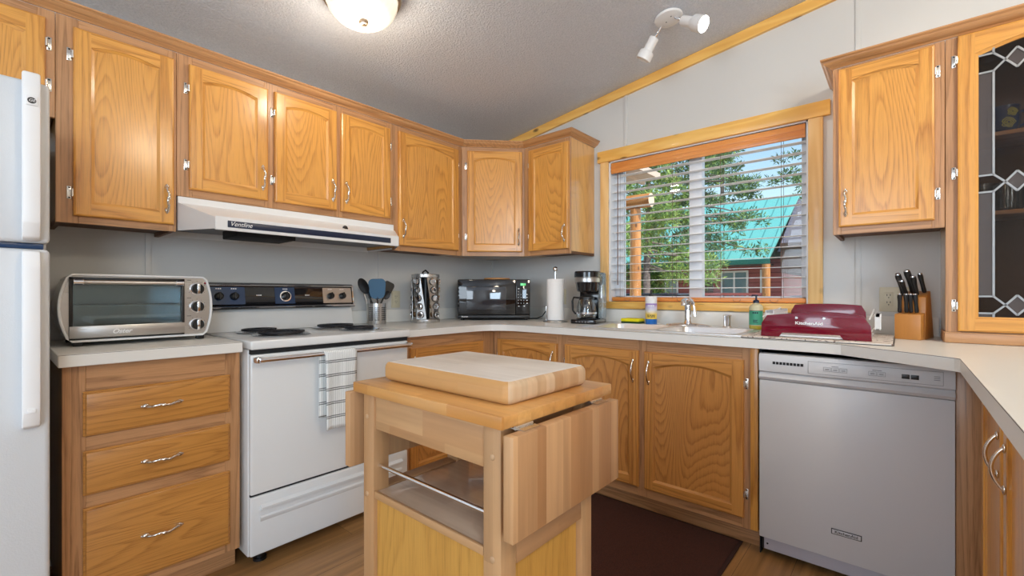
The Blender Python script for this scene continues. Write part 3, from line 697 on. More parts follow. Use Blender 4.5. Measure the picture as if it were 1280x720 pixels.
# ------------------------------------------------------------------ base cabinets and worktops
CT, CB = .928, .887
def base(label, loc, rot, W, D, stiles, rails, toe=.085, bodytop=None):
    root = thing('base_cabinet', label, 'cabinet', loc, rot, 'honey oak base cabinets')
    mb = MB().box(.0015, W-.0015, .019, D, toe, bodytop or CB-.001, 0, 0); part('body', mb, 'side', root)
    fr = MB(); H = CB-.001
    for a, b in stiles: fr.box(a, b, 0, .019, toe, H, 0, .0012, 1)
    st = sorted(stiles)
    for (a, b), (c, d) in zip(st, st[1:]):
        if c-b > .004:
            for z0, z1 in rails: fr.box(b, c, 0, .019, z0, z1, 1, .0012, 1)
    part('face_frame', fr, ['frv', 'frh'], root)
    mb = MB().box(.002, W-.002, .048, .066, 0.001, toe-.0005, 0, .001); part('toe_board', mb, 'frh', root)
    return root
def drawer(root, x0, x1, z0, z1):
    mb = MB(); w, h = x1-x0, z1-z0
    mb.box(0, w, -.012, -.0005, 0, h, 0, .002, 1); mb.box(.006, w-.006, -.02, -.010, .006, h-.006, 0, .006, 3)
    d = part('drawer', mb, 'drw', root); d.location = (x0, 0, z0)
    inst('handle', HANDLE, d, (w/2-.005, -.02, h/2), (0, PI/2, 0)); return d
lb = base('honey oak drawer base under the toaster oven with three drawers', (-2.61, -.61, 0), 0, .508, .606, [(0, .055), (.455, .508)], [(.085, .135), (.41, .46), (.60, .655), (.79, .886)])
for z0, z1 in ((.650, .798), (.455, .602), (.120, .413)): drawer(lb, .047, .470, z0, z1)
mb = MB().box(-2.622, -2.1055, -.655, -.002, CB, CT, 0, .002, 1); mb.box(-2.622, -2.1055, -.6554, -.655, CT-.0025, CT-.0012, 1)
solo('worktop', mb, ['lam', 'lamedge'], 'small off-white laminate worktop under the toaster oven', 'countertop', 'off-white laminate worktops', (-2.36, -.33, CB))
rb = base('honey oak base cabinet between range and inner corner', (-1.318, -.61, 0), 0, .708, .606, [(0, .05), (.59, .708)], [(.085, .135), (.81, .886)])
add_door(rb, .039, .597, .130, .822, hinge='R', hz='high', mats=SHADED_OAK, hmesh=BOW)
sb = base('long honey oak sink base cabinet under the window with three arched doors', (-.61, -.611, 0), RB, 1.595, .606, [(0, .06), (.51, .59), (1.025, 1.075), (1.525, 1.56)], [(.085, .14), (.81, .886)], bodytop=.755)
add_door(sb, .045, .521, .133, .829, hinge='L', hz='high', mats=SHADED_OAK, hmesh=BOW); add_door(sb, .578, 1.034, .133, .831, hinge='L', hz='high', mats=SHADED_OAK, hmesh=BOW); add_door(sb, 1.067, 1.534, .133, .829, hinge='R', hz='high', mats=SHADED_OAK, hmesh=BOW)
mb = MB().box(1.561, 1.592, -.014, .018, .093, CB-.001, 0, .002); part('end_stile', mb, 'oakv', sb, label='lighter oak stile beside the dishwasher')
mb = MB().box(1.5955, 1.6005, -.002, .4, .002, CB-.002, 0); part('end_gap', mb, 'dark', sb)
# peninsula base
pb = base('honey oak peninsula base cabinet at the right with two doors', (-.615, -2.889, 0), PI, 1.62, .585, [(0, .14), (.47, .55), (.90, .98), (1.3, 1.62)], [(.085, .14), (.83, .886)])
add_door(pb, .130, .490, .128, .845, hinge='L', hz='high', hmesh=BOW, inset=.022, drop=.14); add_door(pb, .535, .92, .128, .845, hinge='R', hz='high', hmesh=BOW, inset=.042, drop=.145)  # lighter oak than the other base doors, standing in for the warm glow
mb = MB().box(0, .018, -.0695, -.0005, .09, CB-.001, 0, .001); part('corner_filler', mb, 'frv', pb)
mb = MB()
ARC = [((1-t)**2*-.84+2*t*(1-t)*-.66+t*t*-.647, (1-t)**2*-.655+2*t*(1-t)*-.668+t*t*-.85) for t in [k/10 for k in range(11)]]
out = [(-1.3165, -.002), (-.002, -.002), (-.002, -3.48), (-2.25, -3.48), (-2.25, -2.812), (-.90, -2.812), (-.882, -2.800), (-.662, -2.50), (-.647, -2.44), (-.647, -.80), (-.80, -.655), (-1.3165, -.655)]
# worktop as a slab with a rectangular cut for the sink
SX0, SX1, SY0, SY1 = -.565, -.085, -2.105, -1.265
def slab(mb, polys, z0, z1, m=0):
    for p in polys: mb.prism(p, 'xy', z0, z1, m)
slab(mb, [[(-1.3165, -.002), (-.002, -.002), (-.002, SY1), (-.647, SY1)]+ARC[::-1]+[(-1.3165, -.655)],
          [(-.002, SY1), (-.002, SY0), (SX1, SY0), (SX1, SY1)], [(SX0, SY1), (SX0, SY0), (-.647, SY0), (-.647, SY1)],
          [(-.002, SY0), (-.002, -3.48), (-2.25, -3.48), (-2.25, -2.812), (-.90, -2.812), (-.882, -2.800), (-.662, -2.50), (-.647, -2.44), (-.647, SY0)]], CB, CT)
edge = [(-1.3165, -.655)]+ARC+[(-.647, -2.44), (-.662, -2.50), (-.882, -2.80), (-.90, -2.812), (-2.25, -2.812)]
for a, b in zip(edge, edge[1:]):
    d = Vector((b[0]-a[0], b[1]-a[1], 0)); L = d.length; d.normalize(); nrm = Vector((d.y, -d.x, 0))
    q0 = Vector((*a, 0))+nrm*.0004; q1 = Vector((*b, 0))+nrm*.0004
    mb.raw([(q0.x, q0.y, CT-.0022), (q1.x, q1.y, CT-.0022), (q1.x, q1.y, CT-.0008), (q0.x, q0.y, CT-.0008)], [(3, 2, 1, 0), (0, 1, 2, 3)], 1)
wt = solo('worktop', mb, ['lam', 'lamedge'], 'long U-shaped off-white laminate worktop holding the sink', 'countertop', 'off-white laminate worktops', (-.33, -1.7, CB), angle=20)
mb = MB().box(-1.3165, -.022, -.02, -.002, CT+.0005, 1.012, 0, .003)
solo('backsplash', mb, 'lam', 'low laminate backsplash strip behind spice rack and microwave', 'backsplash', loc=(-.7, -.01, CT))
mb = MB().box(-.02, -.002, -2.805, -.002, CT+.0005, 1.014, 0, .003)
solo('backsplash', mb, 'lam', 'low laminate backsplash strip below the window', 'backsplash', loc=(-.01, -1.5, CT))
# ------------------------------------------------------------------ refrigerator
fx1 = -2.648
fr = thing('refrigerator', 'white top-freezer refrigerator at the left edge', 'refrigerator', (-3.05, -.45, 0))
mb = MB().box(-3.44, fx1-.004, -.735, -.03, .03, 1.715, 0, .008); part('body', mb, 'fridge', fr, True)
mb = MB().box(-3.44, fx1, -.803, -.740, 1.265, 1.722, 0, .012, 3); fd = part('freezer_door', mb, 'fridge', fr, True)
mb = MB().box(-3.44, fx1, -.803, -.740, .10, 1.248, 0, .012, 3); md = part('fridge_door', mb, 'fridge', fr, True)
mb = MB().box(-3.42, fx1-.02, -.77, -.74, .03, .095, 0, .004); part('base_grille', mb, 'dwtoe', fr, True)
mb = MB().box(-3.42, fx1-.012, -.79, -.745, 1.249, 1.264, 0, .002); part('door_gap_reflection', mb, 'blueplate', fr, True)  # blue daylight reflection in the gap, put in as a coloured strip
def fhandle(z0, z1, top):
    mb = MB(); X0, X1 = -2.703, -2.668
    prof = [(-.803, z0), (-.832, z0+.01 if top else z0+.01), (-.846, z0+.05), (-.848, (z0+z1)/2), (-.846, z1-.05), (-.834, z1-.006), (-.803, z1)]
    mb.prism(prof, 'yz', X0, X1, 0, .005); return mb
h = part('handle', fhandle(1.268, 1.742, True), 'white', fd, True)
mb = MB().box(-2.697, -2.674, -.8500, -.8470, 1.640, 1.666, 0, .001); mb.lathe([(0, 0), (.0085, 0), (.0085, .0006), (0, .0006)], n=24, m=1, mat=Matrix.Translation((-2.6855, -.8499, 1.653)) @ Matrix.Rotation(PI/2, 4, 'X')); part('badge', mb, ['printw', 'printk'], fd, True)
h = part('handle', fhandle(.742, 1.245, False), 'white', md, True)
t = text('logo', 'GE', .0105, (-2.6855-fd.parent.location.x, -.8508+.45, 1.653), 0, 'printw', fd, shear=.3)
mb = MB().box(-2.694, -2.677, -.8500, -.8475, .792, .803, 0, .001); part('rating_tag', mb, 'printw', md, True)
mb = MB().tube([(-2.735+.02*math.cos(a), -.70+.11*math.sin(a)*.4, 1.7275+.0+.018*math.sin(a)) for a in [PI*k/12 for k in range(13)]] , .006, 0, 8)
mb = MB().tube([(-3.1, -.64, 1.7225+.006), (-2.95, -.66, 1.74), (-2.84, -.67, 1.748), (-2.775, -.68, 1.74), (-2.742, -.69, 1.7285), (-2.74, -.60, 1.7285)], .006, 0, 8)
solo('power_cord', mb, 'black', 'black curved cord lying on top of the white refrigerator', 'cord', loc=(-2.85, -.66, 1.723))

# ------------------------------------------------------------------ range
rx0, rx1 = -2.0835, -1.3215
rg = thing('range', 'white freestanding electric range with coil burners and black control panel', 'stove', ((rx0+rx1)/2, -.34, 0))
mb = MB().box(rx0, rx1, -.640, -.022, .045, .892, 0, .004); part('body', mb, 'enamel', rg, True)
mb = MB().box(rx0-.002, rx1+.002, -.683, -.03, .8935, .930, 0, .007, 3)
mb.prism([(-.03, .9305), (-.11, .9305), (-.095, .95), (-.075, 1.04), (-.03, 1.06)], 'yz', rx0, rx1, 0)
part('cooktop', mb, 'enamel', rg, True)
mb = MB().box(rx0+.005, rx1-.005, -.662, -.641, .874, .8925, 0); part('vent_gap', mb, 'dark', rg, True)
mb = MB().box(rx0+.003, rx1-.003, -.664, -.641, .300, .872, 0, .007, 3); od = part('oven_door', mb, 'enamel', rg, True)
mb = MB().box(rx0+.006, rx1-.006, -.650, -.6405, .2905, .2995); part('drawer_gap_shade', mb, 'dark', rg, True)  # dark strip added to paint the shade between oven door and drawer
mb = MB(); xs = (rx0+.02, rx1-.02)
mb.tube([(xs[0], -.712, .853), (xs[1], -.712, .853)], .0105, 0, 14)
for x in xs: mb.box(x-.012, x+.012, -.716, -.664, .842, .864, 0, .004)
part('handle', mb, 'chrome', od, True)
mb = MB().box(rx0+.003, rx1-.003, -.662, -.641, .050, .290, 0, .006, 3); dr = part('storage_drawer', mb, 'enamel', rg, True)
mb = MB(); z0, z1 = .196, .236
mb.prism([(-.6625, z0-.012), (-.668, z0), (-.668, z0+.006), (-.6625, z0+.012)], 'yz', rx0+.04, rx1-.04, 0)
mb.prism([(-.6625, z1+.018), (-.676, z1+.008), (-.676, z1), (-.6625, z1-.004)], 'yz', rx0+.04, rx1-.04, 0)
part('pull_lip', mb, 'enamel', dr, True)
for x in (rx0+.06, rx1-.06):
    mb = MB().cyl((x, -.60, .001), (x, -.60, .046), .018, None, 0, 14).cyl((x, -.60, .001), (x, -.60, .012), .026, None, 0, 14); part('foot', mb, 'black', rg, True)
# backguard
mb = MB(); tl = [(-.03, 1.045), (-.118, 1.045), (-.105, 1.062), (-.088, 1.160), (-.092, 1.172), (-.08, 1.178), (-.03, 1.178)]
mb.prism(tl, 'yz', rx0+.004, rx1-.004, 0); cp = part('control_panel', mb, 'blackgl', rg, True)
mb = MB()
for (y, z, r) in ((-.114, 1.052, .006), (-.090, 1.166, .005)): mb.tube([(rx0+.002, y-.002, z), (rx1-.002, y-.002, z)], r, 0, 8)
for x in (rx0+.001, rx1-.001): mb.prism(tl, 'yz', x-.003, x+.003, 0)
part('panel_trim', mb, 'chrome', rg, True)
tilt = math.atan2(.017, .098)
def onpanel(x, s): # point on the sloped glass, s along its height 0..1
    return Vector((x, -.105+.017*s-.0008, 1.062+.098*s))
def plate(x0, x1, s0, s1, mt, nm, lab=None):
    a, b = onpanel(x0, s0), onpanel(x1, s1); mb = MB()
    mb.raw([(x0, a.y-.0004, a.z), (x1, a.y-.0004, a.z), (x1, b.y-.0004, b.z), (x0, b.y-.0004, b.z)], [(0, 1, 2, 3)]); return part(nm, mb, mt, cp, True, lab)
plate(rx0+.01, -1.915, .05, .95, 'blueplate', 'knob_plate'); plate(-1.772, -1.668, .05, .95, 'blueplate', 'knob_plate'); plate(-1.51, rx1-.012, .05, .95, 'ss_x', 'knob_plate', 'steel coloured knob plate')
for i, x in enumerate((-2.032, -1.965, -1.718, -1.466, -1.393)):
    p = onpanel(x, .46); mb = MB(); r = .019 if i != 2 else .022
    Mx = Matrix.Translation(p) @ Matrix.Rotation(PI/2+tilt*-1, 4, 'X')
    mb.lathe([(0, .0), (r, .0), (r, .006), (r*.9, .02), (r*.6, .024), (0, .024)], m=0, n=24, mat=Mx)
    mb.box(-.004, .004, -r*.95, r*.95, .018, .032, 0, .002, 2, Mx)
    if i == 2: mb.lathe([(r+.001, .0005), (r+.007, .0005), (r+.007, .004), (r+.001, .004)], m=1, n=28, mat=Mx)
    part('knob', mb, ['black', 'chrome'], cp, True)
for x, s in ((-2.032, .86), (-1.965, .86), (-1.718, .86), (-1.466, .86), (-1.393, .86), (-1.85, .52), (-1.60, .52)):
    p = onpanel(x, s); mb = MB()
    for k in range(3): mb.box(x-.012+k*.009, x-.006+k*.009, p.y-.0012, p.y-.0004, p.z-.003, p.z+.003)
    if s < .6: mb.box(x-.004, x+.004, p.y-.0012, p.y-.0004, p.z-.018, p.z-.012)
    part('marking', mb, 'printw', cp, True)
for (bx, by, r) in ((-1.90, -.24, .078), (-1.885, -.475, .100), (-1.50, -.235, .100), (-1.495, -.475, .078)):
    z = .9305; mb = MB().lathe([(r+.018, .001), (r+.022, .004), (r+.014, .006), (r+.004, .003), (r*.5, .0015), (.01, .001)], (bx, by, z), 0, 36)
    bn = part('drip_pan', mb, 'pan', rg, True)
    pts = []; turns = 4 if r < .09 else 5
    for k in range(turns*28+1):
        a = 2*PI*k/28; rr = r*(1-(k/(turns*28))*.82); pts.append((bx+rr*math.cos(a), by+rr*math.sin(a), z+.013))
    mb = MB().tube(pts, .0058, 0, 6); part('coil_element', mb, 'coil', bn, True)
# towel over the oven handle
mb = MB(); n, mcols = 40, 12
def towel_pt(u, s):
    # s: arc length down the front (positive) or behind the bar (negative)
    x = -1.727+(u-.5)*(.150-.012*max(0, s)); R = .0125; wob = .003*math.sin(u*9+s*9)*min(1, abs(s)*8)+.0015*math.sin(u*23)
    if s > .02: return (x+.01*max(0, s-.1), -.712-R-.001-wob-.004*s, .853-(s-.02)+.004*math.sin(u*4)*(s > .3))
    if s < -.02: return (x-.016+.004*s, -.712+R+.001+wob*.5, .853+(s+.02))
    a = (s/.02)*PI/2
    return (x-.008+.008*(s/.02), -.712-math.sin(a)*(R+.001), .853+math.cos(a)*(R+.001))
ss = [-.305+i*.02 for i in range(15)]+[-.02, -.012, -.006, 0, .006, .012, .02]+[.02+i*.02 for i in range(1, 18)]
vs = [towel_pt(j/mcols, s) for s in ss for j in range(mcols+1)]; fs = []
for i in range(len(ss)-1):
    for j in range(mcols): a = i*(mcols+1)+j; fs.append((a, a+1, a+mcols+2, a+mcols+1))
mb.raw(vs, fs)
tw = solo('dish_towel', mb, 'towel', 'white dish towel with dark woven stripes hanging on the oven door handle', 'towel', loc=(-1.727, -.715, .86), angle=80)
md_ = tw.modifiers.new('thickness', 'SOLIDIFY'); md_.thickness = .0022; md_.offset = 0
# range hood
hx0, hx1 = -2.2405, -1.1645
hd = thing('range_hood', 'long white sloped range hood under the wall cabinets', 'range hood', (-1.70, -.25, 1.39))
mb = MB(); fy = -.50; f0, f1 = hx0+.082, hx1-.105
back = [(hx0, -.003), (hx1, -.003)]
V = [(hx0, -.003, 1.392), (hx0, -.003, 1.5395), (hx0, -.306, 1.5395), (hx0, -.306, 1.512), (f0, fy, 1.440), (f0, fy, 1.392), (hx0, -.306, 1.392)]
Wv = [(hx1, -.003, 1.392), (hx1, -.003, 1.5395), (hx1, -.306, 1.5395), (hx1, -.306, 1.505), (f1, fy, 1.440), (f1, fy, 1.392), (hx1, -.306, 1.392)]
faces = [(1, 8, 9, 2), (2, 9, 10, 3), (3, 10, 11, 4), (4, 11, 12, 5), (0, 1, 2, 3, 6), (7, 13, 10, 9, 8), (3, 4, 5, 6), (13, 12, 11, 10), (0, 7, 8, 1)]
mb.raw(V+Wv, [f[::-1] for f in faces])
mb.raw([(hx0+.01, -.02, 1.42), (hx1-.01, -.02, 1.42), (hx1-.01, -.3, 1.42), (f1-.01, fy+.01, 1.42), (f0+.01, fy+.01, 1.42), (hx0+.01, -.3, 1.42)], [(0, 1, 2, 3, 4, 5)], 1)
mb.box(f0, f1, fy-.004, fy+.008, 1.388, 1.446, 0, .004)
part('canopy', mb, ['hoodw', 'printg'], hd, True, angle=20)
mb = MB().box(f0+.045, f1-.055, fy-.0062, fy-.0035, 1.402, 1.430, 0, .001); part('vent_strip', mb, 'navy', hd, True)
text('logo', 'Ventline', .027, (f0+.095-hd.location.x, fy-.0066-hd.location.y, 1.4165-hd.location.z), 0, 'printw', hd, shear=.35, stretch=.95)
Mx = Matrix.Translation((-1.545, -.415, 1.471)) @ Matrix.Rotation(PI*.62, 4, 'X')
mb = MB().lathe([(0, 0), (.013, 0), (.013, .005), (.008, .008), (.008, .02), (0, .021)], n=18, mat=Mx); part('switch_knob', mb, 'black', hd, True)
mb = MB().box(-2.045, -1.79, -.40, -.20, 1.380, 1.419, 0, .004); part('grease_filter', mb, 'dark', hd, True)

# ------------------------------------------------------------------ dishwasher
dy0, dy1 = -2.2135, -2.8175
dwr = thing('dishwasher', 'white built-in dishwasher right of the sink cabinet', 'dishwasher', (-.64, (dy0+dy1)/2, 0), RB)
w = dy0-dy1; hw = w/2
mb = MB().box(-hw+.004, hw-.004, .022, .56, .03, .868, 0); part('tub', mb, 'black', dwr)
mb = MB().box(-hw, hw, -.012, .022, .092, .758, 0, .004, 2); ddoor = part('door', mb, 'dw', dwr)
mb = MB()
mb.prism([(.022, .760), (-.012, .760), (-.020, .772), (-.012, .782), (-.004, .790), (-.016, .797), (-.018, .845), (-.012, .868), (.022, .870)], 'yz', -hw, hw, 0)
pan = part('control_panel', mb, 'dw', dwr)
mb = MB(); px0 = -hw+.178; px1 = hw-.03
for a, b, c, d in ((px0, px1, .8045, .8055), (px0, px1, .852, .853), (px0, px0+.001, .805, .853), (px1-.001, px1, .805, .853)): mb.box(a, b, -.0186, -.0175, c, d)
part('panel_outline', mb, 'printg', pan)
mb = MB()
for k in range(9): mb.box(-hw+.052+k*.0125, -hw+.062+k*.0125, -.0183, -.0172, .828, .839)
part('vent_slots', mb, 'dark', pan)
def ring(mb, x0, x1, z0, z1, t=.0008, y=-.0186):
    for a, b, c, d in ((x0, x1, z0, z0+t), (x0, x1, z1-t, z1), (x0, x0+t, z0, z1), (x1-t, x1, z0, z1)): mb.box(a, b, y, y+.001, c, d)
mb = MB()
for x in (px0+.052, px0+.078, px0+.104, px0+.192, px0+.218):
    ring(mb, x, x+.023, .818, .834)
    for k in range(2): mb.box(x+.005, x+.018, -.0186, -.0178, .823+k*.004, .8245+k*.004)
mb.box(px0+.078, px0+.100, -.0186, -.0178, .838, .840); mb.box(px0+.203, px0+.230, -.0186, -.0178, .838, .840)
for k in range(3): mb.box(px0+.372, px0+.388, -.0186, -.0178, .822+k*.006, .8238+k*.006)
part('button_marks', mb, 'printg', pan)
mb = MB().box(px0+.286, px0+.308, -.0192, -.0176, .818, .834, 0, .002).box(px0+.311, px0+.333, -.0192, -.0176, .818, .834, 0, .002); part('button', mb, 'black', pan)
mb = MB().box(-.060, -.058, -.0125, -.011, .770, .776).box(.045, .047, -.0125, -.011, .770, .776).box(-.06, .06, -.0212, -.019, .7705, .7725); part('latch_lip', mb, 'dwtoe', pan)
mb = MB().box(-hw+.012, hw-.012, .020, .04, .030, .0905, 0, .002).cyl((-hw+.025, .0193, .055), (-hw+.025, .021, .055), .004, None, 1, 10); part('toe_panel', mb, ['dwtoe', 'dark'], dwr)
mb = MB(); mb.box(-.048, .048, -.0145, -.0115, .190, .212, 1, .004, 2); mb.box(-.045, .045, -.0152, -.0140, .193, .209, 0, .003, 2)
part('badge', mb, ['dw', 'printk'], ddoor)
text('logo', 'KitchenAid', .0145, (0, -.0156, .201), 0, 'printk', ddoor, stretch=1.12, bold=.0002)
# ------------------------------------------------------------------ kitchen cart and cutting board
CH = .88
cx0, cx1, cy0, cy1 = -2.117, -1.684, -2.083, -1.525
ct = thing('kitchen_cart', 'birch drop-leaf kitchen cart in the middle of the floor', 'cart', (-1.90, -1.80, 0))
mb = MB().box(cx0, cx1, cy0, cy1, CH-.027, CH, 0, .003); part('top', mb, 'carttop', ct, True)
LX = ((-2.097, -2.050), (-1.80, -1.752)); LY = ((-2.062, -2.012), (-1.596, -1.546))
for x0, x1 in LX:
    for y0, y1 in LY:
        mb = MB().box(x0, x1, y0, y1, .066, CH-.0275, 0, .002)
        lg = part('leg', mb, 'cart', ct, True)
        yc, xc = (y0+y1)/2, (x0+x1)/2
        if x0 < -2:
            for z in (.787, .577):
                mb = MB().ball((x0-.0005, yc+(.006 if y0 > -1.7 else -.002), z), .007, 0, (.35, 1, 1), 12); part('dowel_plug', mb, 'board_e', lg, True)
        mb = MB().cyl((xc, yc, .040), (xc, yc, .066), .012, None, 0, 12); mb.cyl((xc-.011, yc, .026), (xc+.011, yc, .026), .025, None, 1, 18); mb.box(xc-.014, xc+.014, yc-.014, yc+.014, .036, .052, 0, .002)
        part('caster', mb, ['chrome', 'black'], lg, True)
mb = MB().box(-2.091, -2.070, -2.0115, -1.5965, .757, .846, 0, .002); part('drawer', mb, 'carty', ct, True)
mb = MB()
mb.box(-2.049, -1.801, -1.590, -1.570, .757, CH-.0275, 0, .002).box(-2.049, -1.801, -2.038, -2.018, .757, CH-.0275, 0, .002).box(-1.79, -1.77, -2.0115, -1.5965, .80, CH-.0275, 0, .002)
part('apron', mb, 'cartx', ct, True)
mb = MB().box(-2.087, -1.765, -2.0105, -1.5975, .575, .590, 0, .001); part('shelf', mb, 'shelf', ct, True)
mb = MB().box(-2.096, -2.0875, -2.0105, -1.5975, .573, .592, 0, .002); part('shelf_edging', mb, 'carty', ct, True)
for y0, y1, zt_ in ((-2.063, -2.018, .602), (-1.590, -1.545, .5905)): mb = MB().box(-2.049, -1.801, y0, y1, .556, zt_, 0, .002); part('side_rail', mb, 'cartx', ct, True)
mb = MB().box(-2.086, -2.078, -2.0115, -1.5965, .11, .572, 0); part('front_panel', mb, 'ply', ct, True)
mb = MB().box(-2.049, -1.801, -2.046, -2.038, .11, .565, 0); part('side_panel', mb, 'ply', ct, True)
mb = MB().box(-2.049, -1.801, -1.570, -1.562, .11, .565, 0); part('side_panel', mb, 'ply', ct, True)
mb = MB().box(-1.775, -1.767, -2.0115, -1.5965, .11, .565, 0); part('back_panel', mb, 'ply', ct, True)
mb = MB().cyl((-2.078, -1.5955, .656), (-2.078, -2.0125, .656), .0055, None, 0, 12); part('towel_bar', mb, 'chrome', ct, True)
for y0, y1, z1 in ((-2.119, -2.093, .8485), (-1.522, -1.496, .851)):
    mb = MB().box(-2.124, -1.712, y0, y1, .645, z1, 0, .0025); lf = part('drop_leaf', mb, 'leaf', ct, True)
    if y0 < -2:
        for xx in (-2.055, -1.775):
            mb = MB().cyl((xx-.027, -2.0872, .8515), (xx+.027, -2.0872, .8515), .0045, None, 0, 10); mb.box(xx-.026, xx+.026, -2.110, -2.060, .8487, .8515, 0)
            part('hinge', mb, 'hinge', lf, True)
def rounded_poly(x0, x1, y0, y1, r, n=6):
    pts = []
    for cx, cy, a0 in ((x1-r, y1-r, 0), (x0+r, y1-r, PI/2), (x0+r, y0+r, PI), (x1-r, y0+r, 1.5*PI)):
        for k in range(n+1): a = a0+PI/2*k/n; pts.append((cx+r*math.cos(a), cy+r*math.sin(a)))
    return pts
def pillow_slab(x0, x1, y0, y1, z0, z1, r, e, mside=(0, 0), ms=4):
    """slab with rounded corners and rounded edges; returns MB with slot 0 top, 1 long sides, 2 ends"""
    mb = MB(); rings = []
    prof = []
    for k in range(ms+1): a = -PI/2+PI/2*k/ms; prof.append((e-e*math.cos(a), z0+e+e*math.sin(a)))
    for k in range(ms+1): a = PI/2*k/ms; prof.append((e-e*math.cos(a), z1-e+e*math.sin(a)))
    for ins, z in prof: rings.append([(x, y, z) for x, y in rounded_poly(x0+ins, x1-ins, y0+ins, y1-ins, max(.004, r-ins))])
    n = len(rings[0]); vs = [p for q in rings for p in q]
    for i in range(len(rings)-1):
        for j in range(n):
            a, b = i*n+j, i*n+(j+1) % n
            p, q = Vector(rings[1][j]), Vector(rings[1][(j+1) % n]); d = q-p
            m = 0 if i >= len(rings)-2 else (1 if abs(d.y) > abs(d.x) else 2)
            mb.raw([vs[a], vs[b], vs[b+n], vs[a+n]], [(0, 1, 2, 3)], m)
    mb.raw(rings[0], [tuple(range(n))[::-1]], 0); mb.raw(rings[-1], [tuple(range(n))], 0)
    return mb
def weld(o, d=.00005):
    b = bmesh.new(); b.from_mesh(o.data); bmesh.ops.remove_doubles(b, verts=b.verts, dist=d); b.to_mesh(o.data); b.free()
mb = pillow_slab(-2.052, -1.734, -2.042, -1.566, CH+.0008, CH+.0525, .022, .016)
bd = solo('cutting_board', mb, ['board_t', 'board_s', 'board_e'], 'thick butcher-block cutting board with glare painted on top, lying on the kitchen cart', 'cutting board', loc=(-1.85, -1.77, CH+.0008), angle=50); weld(bd)
mb = MB().box(-1.52, -.586, -2.115, -1.25, .001, .009, 0, .002); mb.box(-1.535, -.571, -2.13, -1.235, .0008, .006, 1, .002)
solo('rug', mb, ['rug', 'rugedge'], 'dark brown low-pile rug on the floor before the sink cabinet', 'rug', loc=(-1.05, -1.7, .001))

# ------------------------------------------------------------------ toaster oven
to = thing('toaster_oven', 'stainless countertop toaster oven with three knobs beside the refrigerator', 'toaster oven', (-2.37, -.25, CT))
yf, yb = -.388, -.115; zt, zb = 1.190, .948
def side_curve(x, bulge, n=8): return [(x+bulge*(1-(2*k/n-1)**2), zb+.012+(zt-zb-.024)*k/n) for k in range(n+1)]
L = side_curve(-2.580, -.022); Rr = side_curve(-2.160, .018)
outl = [(-2.568, zb)]+[]+[(-2.172, zb)]+Rr+[(-2.172, zt), (-2.568, zt)]+L[::-1]
mb = MB(); ox0, ox1, oz0, oz1 = -2.566, -2.246, .972, 1.172
mb.prism([(-2.568, zb), (-2.172, zb), (-2.160, zb+.012), (-2.160, oz0), (-2.580, oz0), (-2.580, zb+.012)], 'xz', yf, yb)
mb.prism([(-2.568, zt), (-2.580, zt-.012), (-2.580, oz1), (-2.160, oz1), (-2.160, zt-.012), (-2.172, zt)], 'xz', yf, yb)
mb.prism([(ox0, oz0), (ox0, oz1), (-2.580, oz1)]+[p for p in L[::-1] if oz0 < p[1] < oz1]+[(-2.580, oz0)], 'xz', yf, yb)
mb.prism([(ox1, oz0), (-2.160, oz0)]+[p for p in Rr if oz0 < p[1] < oz1]+[(-2.160, oz1), (ox1, oz1)], 'xz', yf, yb)
mb.box(ox0, ox1, yb-.012, yb, oz0, oz1)
part('body', mb, 'ss_x', to, True, angle=50)
mb = MB(); rim = [(-2.568, zb), (-2.172, zb)]+Rr+[(-2.172, zt), (-2.568, zt)]+L[::-1]
mb.tube([(x, yf-.002, z) for x, z in rim], .0045, 0, 8, closed=True); part('front_trim', mb, 'white', to, True)
mb = MB().box(ox0+.002, ox1-.002, yf+.02, yb-.014, oz0+.001, oz0+.004).box(ox0+.001, ox0+.003, yf+.01, yb-.014, oz0, oz1).box(ox1-.003, ox1-.001, yf+.01, yb-.014, oz0, oz1).box(ox0, ox1, yb-.015, yb-.0125, oz0, oz1); part('cavity', mb, 'pan', to, True)
mb = MB(); zr = 1.075
for k in range(15): x = ox0+.012+k*.0208; mb.cyl((x, yf+.015, zr), (x, yb-.02, zr), .0016, None, 0, 6)
for y in (yf+.02, -.25, yb-.03): mb.cyl((ox0+.004, y, zr+.002), (ox1-.004, y, zr+.002), .002, None, 0, 6)
part('wire_rack', mb, 'chrome', to, True)
mb = MB(); x0, x1, z0, z1 = -2.577, -2.238, .956, 1.182
for a, b, c, d in ((x0, x1, z1-.012, z1), (x0, x0+.010, z0, z1), (x1-.010, x1, z0, z1)): mb.box(a, b, yf-.012, yf-.001, c, d, 1, .002)
mb.box(x0, x1, yf-.013, yf-.001, z0+.003, 1.003, 0, .002); mb.box(x0, x1, yf-.006, yf-.001, z0-.003, z0+.002, 1)
dd = part('door', mb, ['ss_x', 'black'], to, True)
mb = MB().box(x0+.010, x1-.010, yf-.008, yf-.004, 1.0032, z1-.0125); part('door_glass', mb, 'ovenglass', dd, True)
mb = MB().tube([(x0+.012, yf-.034, 1.163), (x1-.012, yf-.034, 1.163)], .0085, 0, 14)
for x in (x0+.022, x1-.022): mb.box(x-.012, x+.012, yf-.042, yf-.010, 1.153, 1.173, 1, .003); mb.tube([(x-.013, yf-.034, 1.163), (x+.013, yf-.034, 1.163)], .0105, 2, 14)
part('handle', mb, ['ss_x', 'navy', 'chrome'], dd, True)
text('logo', 'Oster', .023, (-2.435-to.location.x, yf-.0136-to.location.y, .979-CT), 0, 'printw', dd, shear=.35, bold=.0006)
